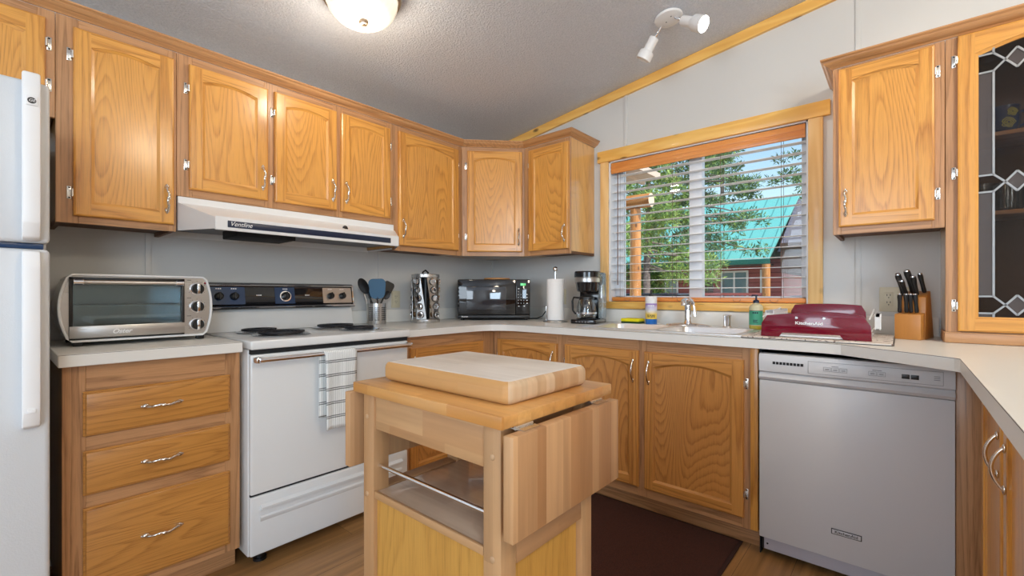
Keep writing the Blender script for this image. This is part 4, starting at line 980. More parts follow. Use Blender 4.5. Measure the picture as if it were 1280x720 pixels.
for i, z in enumerate((1.142, 1.067, .992)):
    x = -2.193; Mx = Matrix.Translation((x, yf, z)) @ Matrix.Rotation(PI/2, 4, 'X')
    mb = MB().lathe([(0, 0), (.026, 0), (.026, .004), (.022, .006), (.021, .022), (.017, .025), (0, .025)], n=28, mat=Mx, ms=[1, 1, 1, 0, 0, 0])
    mb.box(-.005, .005, -.021, .021, .022, .031, 1, .002, 2, Mx); part('knob', mb, ['black', 'chrome'], to, True)
    mb = MB()
    for k in range(9):
        a = math.radians(-120+k*30); mb.box(x+.031*math.sin(a)-.001, x+.031*math.sin(a)+.001, yf-.0008, yf+.0004, z+.031*math.cos(a)-.001, z+.031*math.cos(a)+.001)
    mb.box(x-.035, x-.02, yf-.0008, yf+.0004, z+.035, z+.037); part('dial_marks', mb, 'printk', to, True)
mb = MB().ball((-2.164, yf-.001, 1.166), .005, 0, (1, .4, 1), 10); part('indicator_light', mb, 'burg', to, True)
for x in (-2.553, -2.178):
    for y in (yf+.022, yb-.03): mb = MB().box(x-.014, x+.014, y-.012, y+.012, CT+.0005, zb-.0002, 0, .003); part('foot', mb, 'black', to, True)

# ------------------------------------------------------------------ utensil crock and utensils
ux, uy = -1.185, -.135
cr = thing('utensil_holder', 'perforated steel utensil crock beside the range', 'utensil holder', (ux, uy, CT))
mb = MB().lathe([(0, .001), (.057, .001), (.058, .004), (.058, .132), (.055, .132), (.055, .006), (0, .006)], (0, 0, 0), n=40); part('cup', mb, 'ss_z', cr)
mb = MB()
for a0 in (-2.75, -2.05, -1.35, -.55):
    for i in range(4):
        for k in range(7):
            a = a0+i*.13-.18; mb.box(-.0024, .0024, -.0004, .0004, -.0032, .0032, 0, 0, 1, Matrix.Translation((.0583*math.cos(a), .0583*math.sin(a), .030+k*.0125)) @ Matrix.Rotation(a+PI/2, 4, 'Z'))
o = part('perforation', mb, 'dark', cr, label='rows of small square holes'); o['kind'] = 'stuff'
def stick(name, label, base, tip, mat, head=None, r=.005, hm=None):
    """utensil whose handle stands in the crock; head built around the tip in its own frame (z along the stick)"""
    b, t = Vector(base), Vector(tip); d = t-b; L = d.length
    dn = d.normalized(); yv = Vector((-2.76, -2.68, 1.12))-t; yv = (yv-dn*yv.dot(dn)).normalized(); xv = yv.cross(dn)
    Mx = Matrix((xv, yv, dn)).transposed().to_4x4()
    root = thing(name, label, 'utensil', b, 0, 'cooking utensils in the steel crock')
    mb = MB().tube([Mx @ Vector((0, 0, 0)), Mx @ Vector((0, 0, L*.5)), Mx @ Vector((0, 0, L))], [r*1.1, r, r*.8], 0, 8); part('handle', mb, mat, root)
    if head: part('head', head(Mx, L), hm or mat, root)
    return root
face = lambda a: Matrix.Rotation(a, 4, 'Z')
def flat_head(w0, w1, h, th, rot, rr=.012, slots=0):
    def f(Mx, L):
        mb = MB(); pts = rounded_poly(-.5, .5, 0, 1, .28, 5); poly = [((w0+(w1-w0)*y)*x, (y)*h-.01) for x, y in pts]
        mb.prism(poly, 'xz', -th/2, th/2, 0, 0, Mx @ Matrix.Translation((0, 0, L)) @ face(rot)); return mb
    return f
def spoon_head(w, h, rot):
    def f(Mx, L):
        mb = MB(); tb = bmesh.new(); bmesh.ops.create_uvsphere(tb, u_segments=18, v_segments=10, radius=.5)
        for v in tb.verts: v.co = Vector((v.co.x*w, (v.co.y*.012+.02*((v.co.x*2)**2+(v.co.z*2)**2)*.5), v.co.z*h+h*.42))
        mb.add(tb, 0, Mx @ Matrix.Translation((0, 0, L)) @ face(rot)); return mb
    return f
z0 = CT+.012
cam_rot = math.radians(-35)
stick('slotted_spoon', 'black serving spoon leaning left in the utensil crock', (ux+.025, uy-.02, z0), (ux-.055, uy+.015, 1.13), 'black', spoon_head(.062, .105, -.35))
stick('spatula', 'broad blue-grey silicone turner in the utensil crock', (ux, uy-.025, z0), (ux-.004, uy-.02, 1.10), 'black', flat_head(.085, .112, .125, .006, .12), hm='teal')
stick('spatula', 'black slotted turner leaning right in the utensil crock', (ux-.03, uy, z0), (ux+.075, uy+.01, 1.13), 'black', flat_head(.062, .072, .085, .005, .2))
stick('tongs', 'steel tongs standing behind the blue turner in the crock', (ux-.01, uy+.025, z0), (ux-.028, uy+.03, 1.10), 'chrome', flat_head(.02, .026, .05, .004, .5))
stick('ladle', 'black-headed steel ladle at the right of the utensil crock', (ux, uy+.02, z0), (ux+.05, uy-.015, 1.09), 'ss_z', spoon_head(.045, .06, .3), hm='black')
stick('serving_fork', 'steel serving fork at the far left of the crock', (ux-.005, uy+.040, z0), (ux-.055, uy+.062, 1.145), 'chrome', flat_head(.022, .03, .05, .003, .2))
stick('serving_spoon', 'steel handled spoon right of the blue turner', (ux+.03, uy+.03, z0), (ux+.032, uy+.042, 1.08), 'chrome', spoon_head(.03, .05, .2))

# ------------------------------------------------------------------ spice rack
sx, sy = -.872, -.225
sp = thing('spice_rack', 'round steel carousel spice rack with chrome-lidded jars', 'spice rack', (sx, sy, CT))
mb = MB().lathe([(0, .001), (.094, .001), (.096, .004), (.096, .022), (.092, .025), (0, .025)], n=40); part('base', mb, 'ss_z', sp)
mb = MB().lathe([(0, .300), (.090, .300), (.093, .303), (.093, .320), (.090, .323), (0, .323)], n=40); part('top_disc', mb, 'ss_z', sp)
mb = MB().tube([(-.022, 0, .323), (-.022, 0, .336), (0, 0, .350), (.022, 0, .336), (.022, 0, .323)], .006, 0, 8); part('carry_knob', mb, 'black', sp)
mb = MB().cyl((0, 0, .025), (0, 0, .30), .028, None, 0, 20); part('core', mb, 'black', sp)
vdir = math.atan2(-2.6819-sy, -2.7604-sx)
cols = [vdir-.54, vdir+.72, vdir+1.98, vdir-1.85]
names = ['left front', 'right front', 'rear right', 'rear left']
rowsn = ['top', 'second', 'third', 'fourth', 'bottom']
jar = MB().lathe([(0, 0), (.016, 0), (.0165, .002), (.0165, .030), (.015, .034)], n=18).mesh('jar', _mats('spice'))
cap = MB().lathe([(.0150, .034), (.0200, .034), (.0205, .036), (.0205, .046), (.0195, .048), (.014, .049), (.013, .047), (0, .047)], n=22).mesh('lid', _mats('chrome'))
capr = MB().lathe([(.0205, .034), (.0232, .034), (.0232, .040), (.0205, .041)], n=22).mesh('collar', _mats('black'))
for ci, a in enumerate(cols):
    sl = .23      # the panels lean sideways
    mb = MB(); R0, R1 = .082, .082
    dr_ = lambda aa: Vector((math.cos(aa), math.sin(aa), 0)); 
    hw_ = .034
    pb, ptp = a+sl, a-sl
    def pcorner(aa, s, z): n_ = dr_(aa); tg = Vector((-n_.y, n_.x, 0)); return n_*R0+tg*s*hw_+Vector((0, 0, z))
    q = [pcorner(pb, -1, .0255), pcorner(pb, 1, .0255), pcorner(ptp, 1, .2995), pcorner(ptp, -1, .2995)]
    c_ = sum(q, Vector())/4; nn = Vector((c_.x, c_.y, 0)).normalized()*.0015
    mb.raw([p+nn for p in q]+[p-nn for p in q], [(0, 1, 2, 3), (7, 6, 5, 4), (0, 4, 5, 1), (1, 5, 6, 2), (2, 6, 7, 3), (3, 7, 4, 0)])
    part('panel', mb, 'ss_z', sp)
    for r in range(5):
        z = .272-r*.0545; aa = ptp+(pb-ptp)*((.2995-z)/.274); d = dr_(aa)
        j = bpy.data.objects.new('spice_jar', jar); COL.objects.link(j)
        j.location = Vector((sx, sy, CT+z))+d*.050; j.rotation_euler = (0, PI/2, aa)
        tag(j, 'chrome-lidded spice jar in the %s panel of the spice rack, %s row' % (names[ci], rowsn[r]), 'spice jar', 'spice jars in the carousel rack')
        inst('lid', cap, j, (0, 0, 0)); inst('collar', capr, j, (0, 0, 0))

# ------------------------------------------------------------------ microwave, disc, cord, outlets
def diag(p, d=0): return p
mwc = Vector((-.395, -.405, CT)); rotd = math.radians(-47)
mw = thing('microwave', 'black countertop microwave oven in the corner', 'microwave', mwc, rotd)
w2, dp, hh = .262, .36, .297
mb = MB().box(-w2, w2, 0, dp*.55, .012, hh, 0, .006); mb.prism([(-w2, dp*.5), (w2, dp*.5), (w2-.17, dp), (-w2+.17, dp)], 'xy', .012, hh); part('body', mb, 'black', mw)
mb = MB().box(-w2, w2-.105, -.022, -.001, .040, hh-.004, 0, .005); dmw = part('door', mb, 'blackgl', mw)
mb = MB().box(-w2+.065, w2-.175, -.0235, -.0215, .078, hh-.055, 0, .001); part('window', mb, 'coil', dmw)
M['mwwin'] = plain('microwave_window', sr(44, 48, 56), .06, coat=1.0); dmw.children[0].data.materials[0] = M['mwwin']
mb = MB().box(w2-.103, w2, -.022, -.001, .040, hh-.004, 0, .005); cpn = part('control_panel', mb, 'blackgl', mw)
mb = MB().box(-w2, w2, -.024, -.001, .013, .038, 0, .006); part('lower_trim', mb, 'black', mw)
mb = MB().box(w2-.062, w2-.058, -.0226, -.0218, .252, .266)
for k, x in enumerate((.0, .013, .026)):
    X = w2-.070+k*.014
    for a, b, c, d in ((0, .008, .266, .2675), (0, .008, .259, .2605), (0, .008, .252, .2535), (0, .0015, .252, .267), (.0065, .008, .252, .267)): mb.box(X+a, X+b, -.0226, -.0218, c, d)
part('clock_display', mb, 'green', cpn)
mb = MB()
for r in range(7):
    for c in range(4):
        if r in (0, 1, 6) and c in (1, 3): continue
        s = .010 if r in (0, 6) or c == 3 else .004
        mb.box(w2-.088+c*.020, w2-.088+c*.020+s, -.0226, -.0218, .226-r*.021, .226-r*.021+.0055)
part('keypad_marks', mb, 'printw', cpn)
text('logo', 'Emerson', .013, (-w2+.052, -.0246, .0275), 0, 'printw', mw, bold=.0003)
for x in (-w2+.03, w2-.03):
    for y in (.03, .2): mb = MB().cyl((x, y, .0008), (x, y, .0125), .014, None, 0, 12); part('foot', mb, 'black', mw)
mb = MB().lathe([(0, 0), (.095, 0), (.100, .004), (.100, .010), (.096, .014), (0, .014)], n=40)
dk = solo('round_board', mb, 'cork', 'round wooden trivet lying on top of the microwave', 'trivet'); dk.location = mwc+Matrix.Rotation(rotd, 3, 'Z') @ Vector((.02, .17, hh+.0005))
def outlet(loc, rot, label, gang=1, horizontal=False):
    o = thing('electrical_outlet', label, 'outlet', loc, rot, 'ivory wall outlets'); w = .035+.023*(gang-1)
    mb = MB().box(-w, w, -.006, -.0003, -.058, .058, 0, .003); part('cover_plate', mb, 'ivory', o)
    for g in range(gang):
        xo = 0 if gang == 1 else (-.023+g*.046)
        mb = MB().box(xo-.0165, xo+.0165, -.008, -.0055, -.034, .034, 0, .002); r_ = part('receptacle', mb, 'ivory', o)
        mb = MB()
        for z in (-.017, .017):
            for dx in (-.006, .006): mb.box(xo+dx-.0012, xo+dx+.0012, -.0085, -.0078, z-.001, z+.008)
            mb.cyl((xo, -.0085, z-.008), (xo, -.0078, z-.008), .0025, None, 0, 8)
        part('socket_slots', mb, 'dark', r_)
    return o
outlet((-.955, 0, 1.082), 0, 'ivory wall outlet between utensil crock and spice rack')
outlet((0, -2.652, 1.094), RB, 'double ivory wall outlet behind the knife block', 2)
outlet((0, -.735, 1.10), RB, 'ivory wall outlet behind the paper towels')
mb = MB().box(-.040, -.0092, -.749, -.721, 1.070, 1.098, 0, .004)
mb.tube([(-.038, -.735, 1.084), (-.075, -.73, 1.083), (-.10, -.70, 1.06), (-.115, -.67, 1.0), (-.125, -.64, .955), (-.135, -.60, .938), (-.15, -.52, .9335)], .0042, 0, 8)
solo('power_cord', mb, 'black', 'black microwave cord plugged into the outlet behind the paper towels', 'cord', loc=(-.05, -.73, 1.084))

# ------------------------------------------------------------------ paper towels
px, py = -.27, -.865
ph = thing('paper_towel_holder', 'upright steel paper towel holder on the counter', 'paper towel holder', (px, py, CT))
mb = MB().lathe([(0, .001), (.083, .001), (.085, .004), (.083, .009), (.02, .012), (0, .012)], n=36); part('base', mb, 'ss_z', ph)
mb = MB().cyl((0, 0, .012), (0, 0, .345), .0065, None, 0, 12); mb.ball((0, 0, .360), .0175, 0, (1, 1, 1), 18); part('rod', mb, 'chrome', ph)
mb = MB().tube([(-.066, .028, .010), (-.066, .028, .10)], .004, 0, 8).ball((-.066, .028, .105), .008); part('tension_arm', mb, 'chrome', ph)
mb = MB().lathe([(.021, .014), (.057, .014), (.0585, .018), (.0585, .288), (.057, .292), (.021, .292), (.021, .014)], n=44)
solo('paper_towel_roll', mb, 'paper', 'white paper towel roll on the steel holder', 'paper towels').location = (px, py, CT)
# ------------------------------------------------------------------ coffee maker
cm = thing('coffee_maker', 'black drip coffee maker with glass carafe left of the window', 'coffee maker', (-.215, -1.098, CT), RB+math.radians(12))
mb = MB(); 
mb.prism([(-.085+.0, -.11), (-.075, -.125), (.075, -.125), (.085, -.11), (.085, .10), (-.085, .10)], 'xy', .001, .028, 0, .004); part('base', mb, 'coffeeblk', cm)
mb = MB().lathe([(0, .0285), (.066, .0285), (.068, .032), (0, .033)], (0, -.045, 0), n=32); part('warming_plate', mb, 'black', cm)
mb = MB()
for k in range(5): mb.box(-.045+k*.02, -.033+k*.02, -.1262, -.1245, .011, .017)
part('button', mb, 'printg', cm)
mb = MB().box(-.083, .055, .045, .098, .028, .25, 0, .008); part('column', mb, 'coffeeblk', cm)
mb = MB().lathe([(.060, .205), (.068, .212), (.078, .266), (.082, .268), (.082, .292), (.079, .296), (.086, .300), (.086, .330), (.080, .338), (0, .340)], (0, -.03, 0), n=40, ms=[0, 0, 0, 1, 1, 1, 0, 0, 0])
mb.lathe([(0, .205), (.060, .205)], (0, -.03, 0), 0, 40); mb.box(-.082, .082, -.03, .098, .252, .334, 0, .008); part('brew_head', mb, ['coffeeblk', 'ss_x'], cm)
mb = MB().box(.056, .088, .02, .097, .03, .325, 0, .006); part('water_tank', mb, 'reservoir', cm)
ca = thing('coffee_carafe', 'glass coffee carafe with black handle standing in the coffee maker', 'carafe', (0, 0, 0))
cw = cm.matrix_basis if False else (Matrix.Translation(cm.location) @ Matrix.Rotation(cm.rotation_euler.z, 4, 'Z'))
ca.location = cw @ Vector((0, -.045, .0335)); ca.rotation_euler = (0, 0, cm.rotation_euler.z)
mb = MB().lathe([(0, .001), (.058, .001), (.064, .010), (.066, .035), (.062, .075), (.052, .115), (.047, .130)], n=36); part('glass_body', mb, 'clearg', ca)
mb = MB().lathe([(.0475, .120), (.049, .121), (.049, .134), (.047, .140), (.03, .146), (0, .147)], n=32); part('lid', mb, 'black', ca)
mb = MB().tube([(-.048, -.012, .132), (-.082, -.02, .135), (-.090, -.022, .11), (-.087, -.022, .05), (-.072, -.018, .03), (-.064, -.016, .03)], .0065, 0, 8); part('handle', mb, 'black', ca)
mb = MB().lathe([(.0665, .030), (.0672, .030), (.0672, .040), (.0665, .040)], n=36); part('band', mb, 'chrome', ca)
# ------------------------------------------------------------------ sink and things round it
sk = thing('sink', 'double-bowl stainless steel drop-in sink under the window', 'sink', (-.32, -1.685, CT))
rx_0, rx_1, ry_0, ry_1 = -.590, -.062, -2.128, -1.242
bx_0, bx_1 = -.548, -.170; bys = ((-2.085, -1.705), (-1.665, -1.283))
mb = MB(); za, zb_ = CT+.0006, CT+.0055
slab(mb, [[(rx_0, ry_0), (bx_0, ry_0), (bx_0, ry_1), (rx_0, ry_1)], [(bx_1, ry_0), (rx_1, ry_0), (rx_1, ry_1), (bx_1, ry_1)],
          [(bx_0, ry_0), (bx_1, ry_0), (bx_1, bys[0][0]), (bx_0, bys[0][0])], [(bx_0, bys[0][1]), (bx_1, bys[0][1]), (bx_1, bys[1][0]), (bx_0, bys[1][0])],
          [(bx_0, bys[1][1]), (bx_1, bys[1][1]), (bx_1, ry_1), (bx_0, ry_1)]], za, zb_)
part('rim', mb, 'ss', sk, True)
for a, b in bys:
    mb = MB(); rings = []
    for ins, z in ((0, zb_-.0005), (.003, zb_-.006), (.006, .80), (.018, .775), (.05, .765)):
        rings.append([(x, y, z) for x, y in rounded_poly(bx_0+ins, bx_1-ins, a+ins, b-ins, .05, 5)])
    n = len(rings[0])
    for p, q in zip(rings, rings[1:]): mb.raw(p+q, [(i, n+i, n+(i+1) % n, (i+1) % n) for i in range(n)])
    mb.raw(rings[-1], [tuple(range(n))])
    o = part('bowl', mb, 'ss', sk, True); weld(o)
    mb = MB().lathe([(0, .001), (.03, .001), (.04, .004), (.043, .001)], ((bx_0+bx_1)/2, (a+b)/2, .7645), n=24); part('drain', mb, 'chrome', o, True)
fa = thing('faucet', 'chrome single-handle kitchen faucet behind the sink', 'faucet', (-.115, -1.714, zb_+.0004))
mb = MB(); tb = bmesh.new(); bmesh.ops.create_uvsphere(tb, u_segments=28, v_segments=12, radius=1)
for v in tb.verts: v.co = Vector((v.co.x*.030, v.co.y*.135, max(0, v.co.z)*.016))
mb.add(tb); part('base_plate', mb, 'chrome', fa)
mb = MB().lathe([(.026, .010), (.024, .02), (.020, .03), (.0195, .10), (.021, .135), (.020, .150), (.012, .160), (0, .162)], n=28); part('body', mb, 'chrome', fa)
mb = MB().tube([(0, .0, .128), (-.05, -.012, .146), (-.11, -.026, .152), (-.165, -.038, .148), (-.182, -.042, .136), (-.184, -.043, .122)], [.015, .014, .013, .013, .0135, .0135], 0, 14); part('spout', mb, 'chrome', fa)
mb = MB().tube([(.004, -.004, .158), (.006, -.022, .146), (.008, -.034, .11), (.008, -.040, .055)], [.010, .008, .0075, .009], 0, 10); part('lever', mb, 'chrome', fa)
mb = MB().lathe([(0, .0004), (.024, .0004), (.025, .004), (.0205, .008), (.0205, .055), (.0225, .06), (.0225, .066), (.019, .070), (0, .070)], n=28)
solo('air_gap', mb, 'chrome', 'short chrome cylinder cap on the sink deck right of the faucet', 'air gap').location = (-.105, -1.93, zb_)
mb = MB().box(-.045, .045, -.062, .062, .0103, .030, 0, .006, 3).box(-.044, .044, -.061, .061, .0, .010, 1, .003)
spg = solo('sponge', mb, ['sponge', 'scour'], 'yellow sponge with green scouring side on the sink deck', 'sponge'); spg.location = (-.112, -1.360, zb_+.0004)
cb = thing('cleaner_bottle', 'spray-free cleaner bottle with white top, purple label and blue base by the sink'.replace('spray-free ', ''), 'bottle', (-.118, -1.487, zb_+.0004))
mb = MB().lathe([(0, 0), (.033, 0), (.035, .003), (.035, .030), (.035, .031)], n=32, ms=[0]*4); part('base', mb, 'blueb', cb)
mb = MB().lathe([(.035, .031), (.0353, .032), (.0353, .126), (.035, .127)], n=32); lb_ = part('label', mb, 'bottlelabel', cb)
mb = MB().lathe([(.035, .127), (.035, .168), (.033, .171), (.012, .172), (0, .172)], n=32); part('top', mb, 'white', cb)
mb = MB().lathe([(.014, .172), (.014, .182), (.007, .186), (.006, .205), (.004, .212), (0, .213)], n=20); part('nozzle', mb, 'black', cb)
va = math.atan2(-2.68+1.487, -2.76+.118)
def wrap_marks(mb, r, z0, z1, a0, a1, n=6):
    vs = []; 
    for k in range(n+1):
        a = a0+(a1-a0)*k/n; vs += [(r*math.cos(a), r*math.sin(a), z0), (r*math.cos(a), r*math.sin(a), z1)]
    mb.raw(vs, [(2*k, 2*k+2, 2*k+3, 2*k+1) for k in range(n)])
mb = MB()
for z, segs in ((.052, ((-.7, -.35), (-.25, .05), (.12, .45), (.5, .68))), (.043, ((-.7, -.2), (-.1, .3), (.38, .66)))):
    for a, b in segs: wrap_marks(mb, .0357, z, z+.005, va+a, va+b)
part('label_print', mb, 'printk', cb)
mb = MB()
for a, b in ((-.6, -.4), (-.3, -.1), (0, .2), (.3, .5)): wrap_marks(mb, .0357, .108, .118, va+a, va+b)
part('label_print', mb, 'printw', cb)
mb = MB(); wrap_marks(mb, .0357, .074, .088, va-.5, va-.22); part('label_emblem', mb, 'printw', cb)
sb_ = thing('soap_bottle', 'hand soap pump bottle with green label and navy pump by the dish rack', 'bottle', (-.125, -2.082, zb_+.0004))
mb = MB().lathe([(0, 0), (.031, 0), (.034, .003), (.034, .018)], n=32); part('soap', mb, 'soapyel', sb_)
mb = MB().lathe([(.034, .0185), (.034, .112), (.030, .124), (.018, .132), (.013, .134), (.013, .138), (0, .138)], n=32); part('bottle_body', mb, 'soapliq', sb_)
va2 = math.atan2(-2.68+2.08, -2.76+.125)
mb = MB(); wrap_marks(mb, .0346, .022, .096, va2-1.45, va2+1.1, 24); wrap_marks(mb, .0344, .0, .0, va2, va2+.1, 1); part('label', mb, 'soapgreen', sb_)
mb = MB()
for z, segs, h in ((.082, ((-.5, -.3), (-.22, -.02), (.06, .26)), .008), (.046, ((-.45, .2),), .003), (.040, ((-.45, .1),), .003), (.034, ((-.45, .25),), .003), (.0955, ((-1.4, 1.05),), .002)):
    for a, b in segs: wrap_marks(mb, .0351, z, z+h, va2+a, va2+b, 8)
part('label_print', mb, 'navy', sb_)
mb = MB().lathe([(.015, .138), (.015, .150), (.010, .154), (.0045, .156), (.0045, .174), (.009, .175), (.009, .181), (0, .182)], n=20); mb.tube([(0, 0, .178), (-.03, .012, .179), (-.034, .0135, .174)], .0035, 0, 8); part('pump', mb, 'navy', sb_)
# drying mat, dish rack, its cups
mb = MB(); mb.prism(rounded_poly(-.628, -.150, -2.652, -2.134, .012, 3), 'xy', CT+.0005, CT+.0075, 0); mb.prism(rounded_poly(-.632, -.146, -2.656, -2.132, .014, 3), 'xy', CT+.0004, CT+.0030, 1)
solo('drying_mat', mb, ['dmat', 'black'], 'pale patterned dish drying mat with dark edging under the burgundy rack', 'drying mat', loc=(-.39, -2.39, CT+.0004))
zr = CT+.0078
rk = thing('dish_rack', 'burgundy dish rack with lettered front panel on the drying mat', 'dish rack', (-.38, -2.40, zr), RB)
# local: x to the viewer's right, y into the wall
def arch_panel(x0, x1, y, z0, zs, zc, cut=None, th=.006, lean=.0):
    pts = []; N = 16
    if cut: a, b, zc0 = cut; pts += [(x0, z0), (a, z0), (a+.012, zc0), (b-.012, zc0), (b, z0), (x1, z0)]
    else: pts += [(x0, z0), (x1, z0)]
    for k in range(N+1):
        t = 1-2*k/N; e = min(1, (1-abs(t))/.10); pts.append(((x0+x1)/2+(x1-x0)/2*t*(.985 if abs(t) > .95 else 1), zs-.03*(1-e)**2+(zc-zs)*(1-t*t)))
    mb = MB(); mb.prism(pts, 'xz', y, y+th, 0, .0012); return mb
part('front_panel', arch_panel(-.198, .190, -.190, .0005, .088, .104, (-.128, .100, .018)), 'burg', rk, angle=30)
part('side_panel', arch_panel(-.150, .174, .020, .02, .086, .104), 'burg', rk, angle=30)
part('back_panel', arch_panel(-.146, .155, .182, .0005, .130, .138), 'burg', rk, angle=30)
mb = MB().box(-.190, .182, -.183, .18, .002, .010, 0, .003); part('tray', mb, 'white', rk)
mb = MB()
for k in range(9): y = -.15+k*.04; mb.tube([(-.14, y, .010), (-.14, y, .035), (.14, y, .035), (.14, y, .010)], .0022, 0, 6)
for s in (-.19, .182): mb.tube([(s, -.185, .085), (s, .185, .115)], .003, 0, 6); mb.tube([(s, -.185, .03), (s, .185, .03)], .003, 0, 6)
part('wire_frame', mb, 'white', rk)
for x in (-.062, .035):
    mb = MB().cyl((x, -.1915, .084), (x, -.1895, .084), .0055, None, 0, 16); part('rivet', mb, 'chrome', rk)
text('logo', 'KitchenAid', .0175, (-.018, -.1906, .062), 0, 'printw', rk, stretch=1.25, bold=.0004)
def cup_basket(name, x0, x1, y0, y1, z0, z1, label, solidm):
    o = thing(name, label, 'basket', rk.location+Matrix.Rotation(RB, 3, 'Z') @ Vector(((x0+x1)/2, (y0+y1)/2, z0)), RB); w_, d_, h_ = (x1-x0)/2, (y1-y0)/2, z1-z0
    mb = MB()
    for a, b, c, d in ((-w_, w_, -d_, -d_+.002), (-w_, w_, d_-.002, d_), (-w_, -w_+.002, -d_, d_), (w_-.002, w_, -d_, d_)): mb.box(a, b, c, d, h_*.82, h_, 0)
    n = 9
    for k in range(n):
        x = -w_+2*w_*k/(n-1); y = -d_+2*d_*k/(n-1)
        for yy in (-d_+.001, d_-.001): mb.box(x-.0012, x+.0012, yy-.001, yy+.001, 0, h_)
        for xx in (-w_+.001, w_-.001): mb.box(xx-.001, xx+.001, y-.0012, y+.0012, 0, h_)
    mb.box(-w_, w_, -d_, d_, 0, .004)
    part('basket', mb, solidm, o); return o
cup_basket('cutlery_basket', -.188, -.156, -.15, .16, .0385, .112, 'white slatted cutlery basket at the left side of the burgundy rack', 'white')
cup_basket('cutlery_basket', .192, .209, .0, .09, .034, .100, 'white slatted cutlery basket hooked on the right side of the burgundy rack', 'white')
# ------------------------------------------------------------------ knife block
kb = thing('knife_block', 'honey wood knife block on the counter below the right wall cabinet', 'knife block', (-.215, -2.712, CT+.0005), RB+math.radians(-16))
mb = MB()
mb.prism([(-.060, 0), (-.010, 0), (-.010, .112), (-.060, .106)], 'yz', -.044, .044, 0, .002)
part('steak_knife_shelf', mb, 'blk', kb)
mb = MB().prism([(-.0095, 0), (.105, 0), (.060, .205), (.004, .178)], 'yz', -.044, .044, 0, .002); part('block', mb, 'blk', kb)
def knife(label, x, y, z, ln, r, lean, side=0, butt=True):
    p = kb.location+Matrix.Rotation(kb.rotation_euler.z, 3, 'Z') @ Vector((x, y, z))
    o = thing('knife', label, 'knife', p, kb.rotation_euler.z, 'black-handled knives in the block')
    mb = MB(); d = Vector((side, -math.sin(lean), math.cos(lean))).normalized()
    pts = [d*(ln*t) for t in (0, .1, .35, .6, .85, 1)]; rs = [r*.8, r*.95, r*.85, r*.9, r*1.1, r*.95]
    mb.tube(pts, rs, 0, 10); h = part('handle', mb, 'black', o)
    mb = MB(); mb.tube([d*ln*.985, d*(ln+.003)], [r*.98, r*.8], 0, 10); 
    part('end_cap', mb, 'chrome', o)
    return o
for x, s, nm in ((-.033, .04, 'first'), (-.010, .02, 'second'), (.006, .0, 'third'), (.024, -.03, 'fourth')):
    y = -.036; knife('black-handled steak knife in the low front row of the block, %s from the window side' % nm, x, y, .113, .078, .0080, math.radians(8), s)
knife('large black-handled knife in the rear of the block nearest the window', -.032, .012, .187, .100, .0105, math.radians(26), -.10)
knife('black-handled knife in the block leaning over the first steak knife', -.020, .002, .183, .075, .0095, math.radians(28), -.12)
knife('tallest black-handled knife in the middle of the block', -.004, .030, .196, .105, .0115, math.radians(24), -.12)
knife('black-handled knife in the block between the tallest knife and the rightmost knife', .012, .010, .187, .085, .0100, math.radians(22), -.06)
knife('slim black-handled knife at the side of the block by the glass cabinet', .032, .032, .198, .085, .0085, math.radians(20), -.10)

# ------------------------------------------------------------------ things inside the glass cabinet
mg = thing('mug', 'blue ceramic mug with a pale rose behind the cabinet glass', 'mug', (-.165, -2.985, 1.7525), math.radians(-60))
mb = MB().lathe([(0, 0), (.030, 0), (.036, .004), (.047, .03), (.050, .06), (.046, .09), (.049, .104), (.046, .104), (.043, .09), (.046, .06), (.043, .03), (.03, .008), (0, .008)], n=36); part('bowl', mb, 'mugblue', mg)
mb = MB().tube([(.046, 0, .088), (.074, 0, .092), (.085, 0, .07), (.078, 0, .04), (.046, 0, .028)], .007, 0, 10); part('handle', mb, 'mugblue', mg)
vm = math.atan2(-2.68+2.985, -2.76+.165)-math.radians(-60)
mb = MB()
for aa, zz, s in ((.32, .035, 1.0), (.55, .075, .8)):
    for rr in (.006, .012, .018):
        pts = []
        for k in range(16):
            t = 2*PI*k/16; a = vm+aa+rr*s*math.cos(t)*(1+.2*math.cos(5*t))/.05; z = zz+rr*s*math.sin(t)*(1+.15*math.sin(4*t)); R_ = .0508 if z > .03 else .0495
            pts.append((R_*math.cos(a), R_*math.sin(a), z))
        mb.tube(pts, .0022, 0, 6, closed=True)
part('rose', mb, 'mugrose', mg)
for i, (x, y) in enumerate(((-.20, -2.93), (-.20, -2.995), (-.20, -3.06), (-.12, -2.955), (-.12, -3.025))):
    mb = MB().lathe([(0, .001), (.028, .001), (.029, .004), (.033, .11), (.0315, .11), (.027, .012), (0, .012)], n=24)
    g = solo('drinking_glass', mb, 'clearg', ('clear tumbler on the middle shelf of the glass cabinet, %s' % ('front row, one nearest the window', 'front row, second from the window', 'front row, third from the window', 'back row, nearer the window', 'back row, farther from the window')[i]), 'glass', 'tumblers in the glass cabinet'); g.location = (x, y, 1.4455)
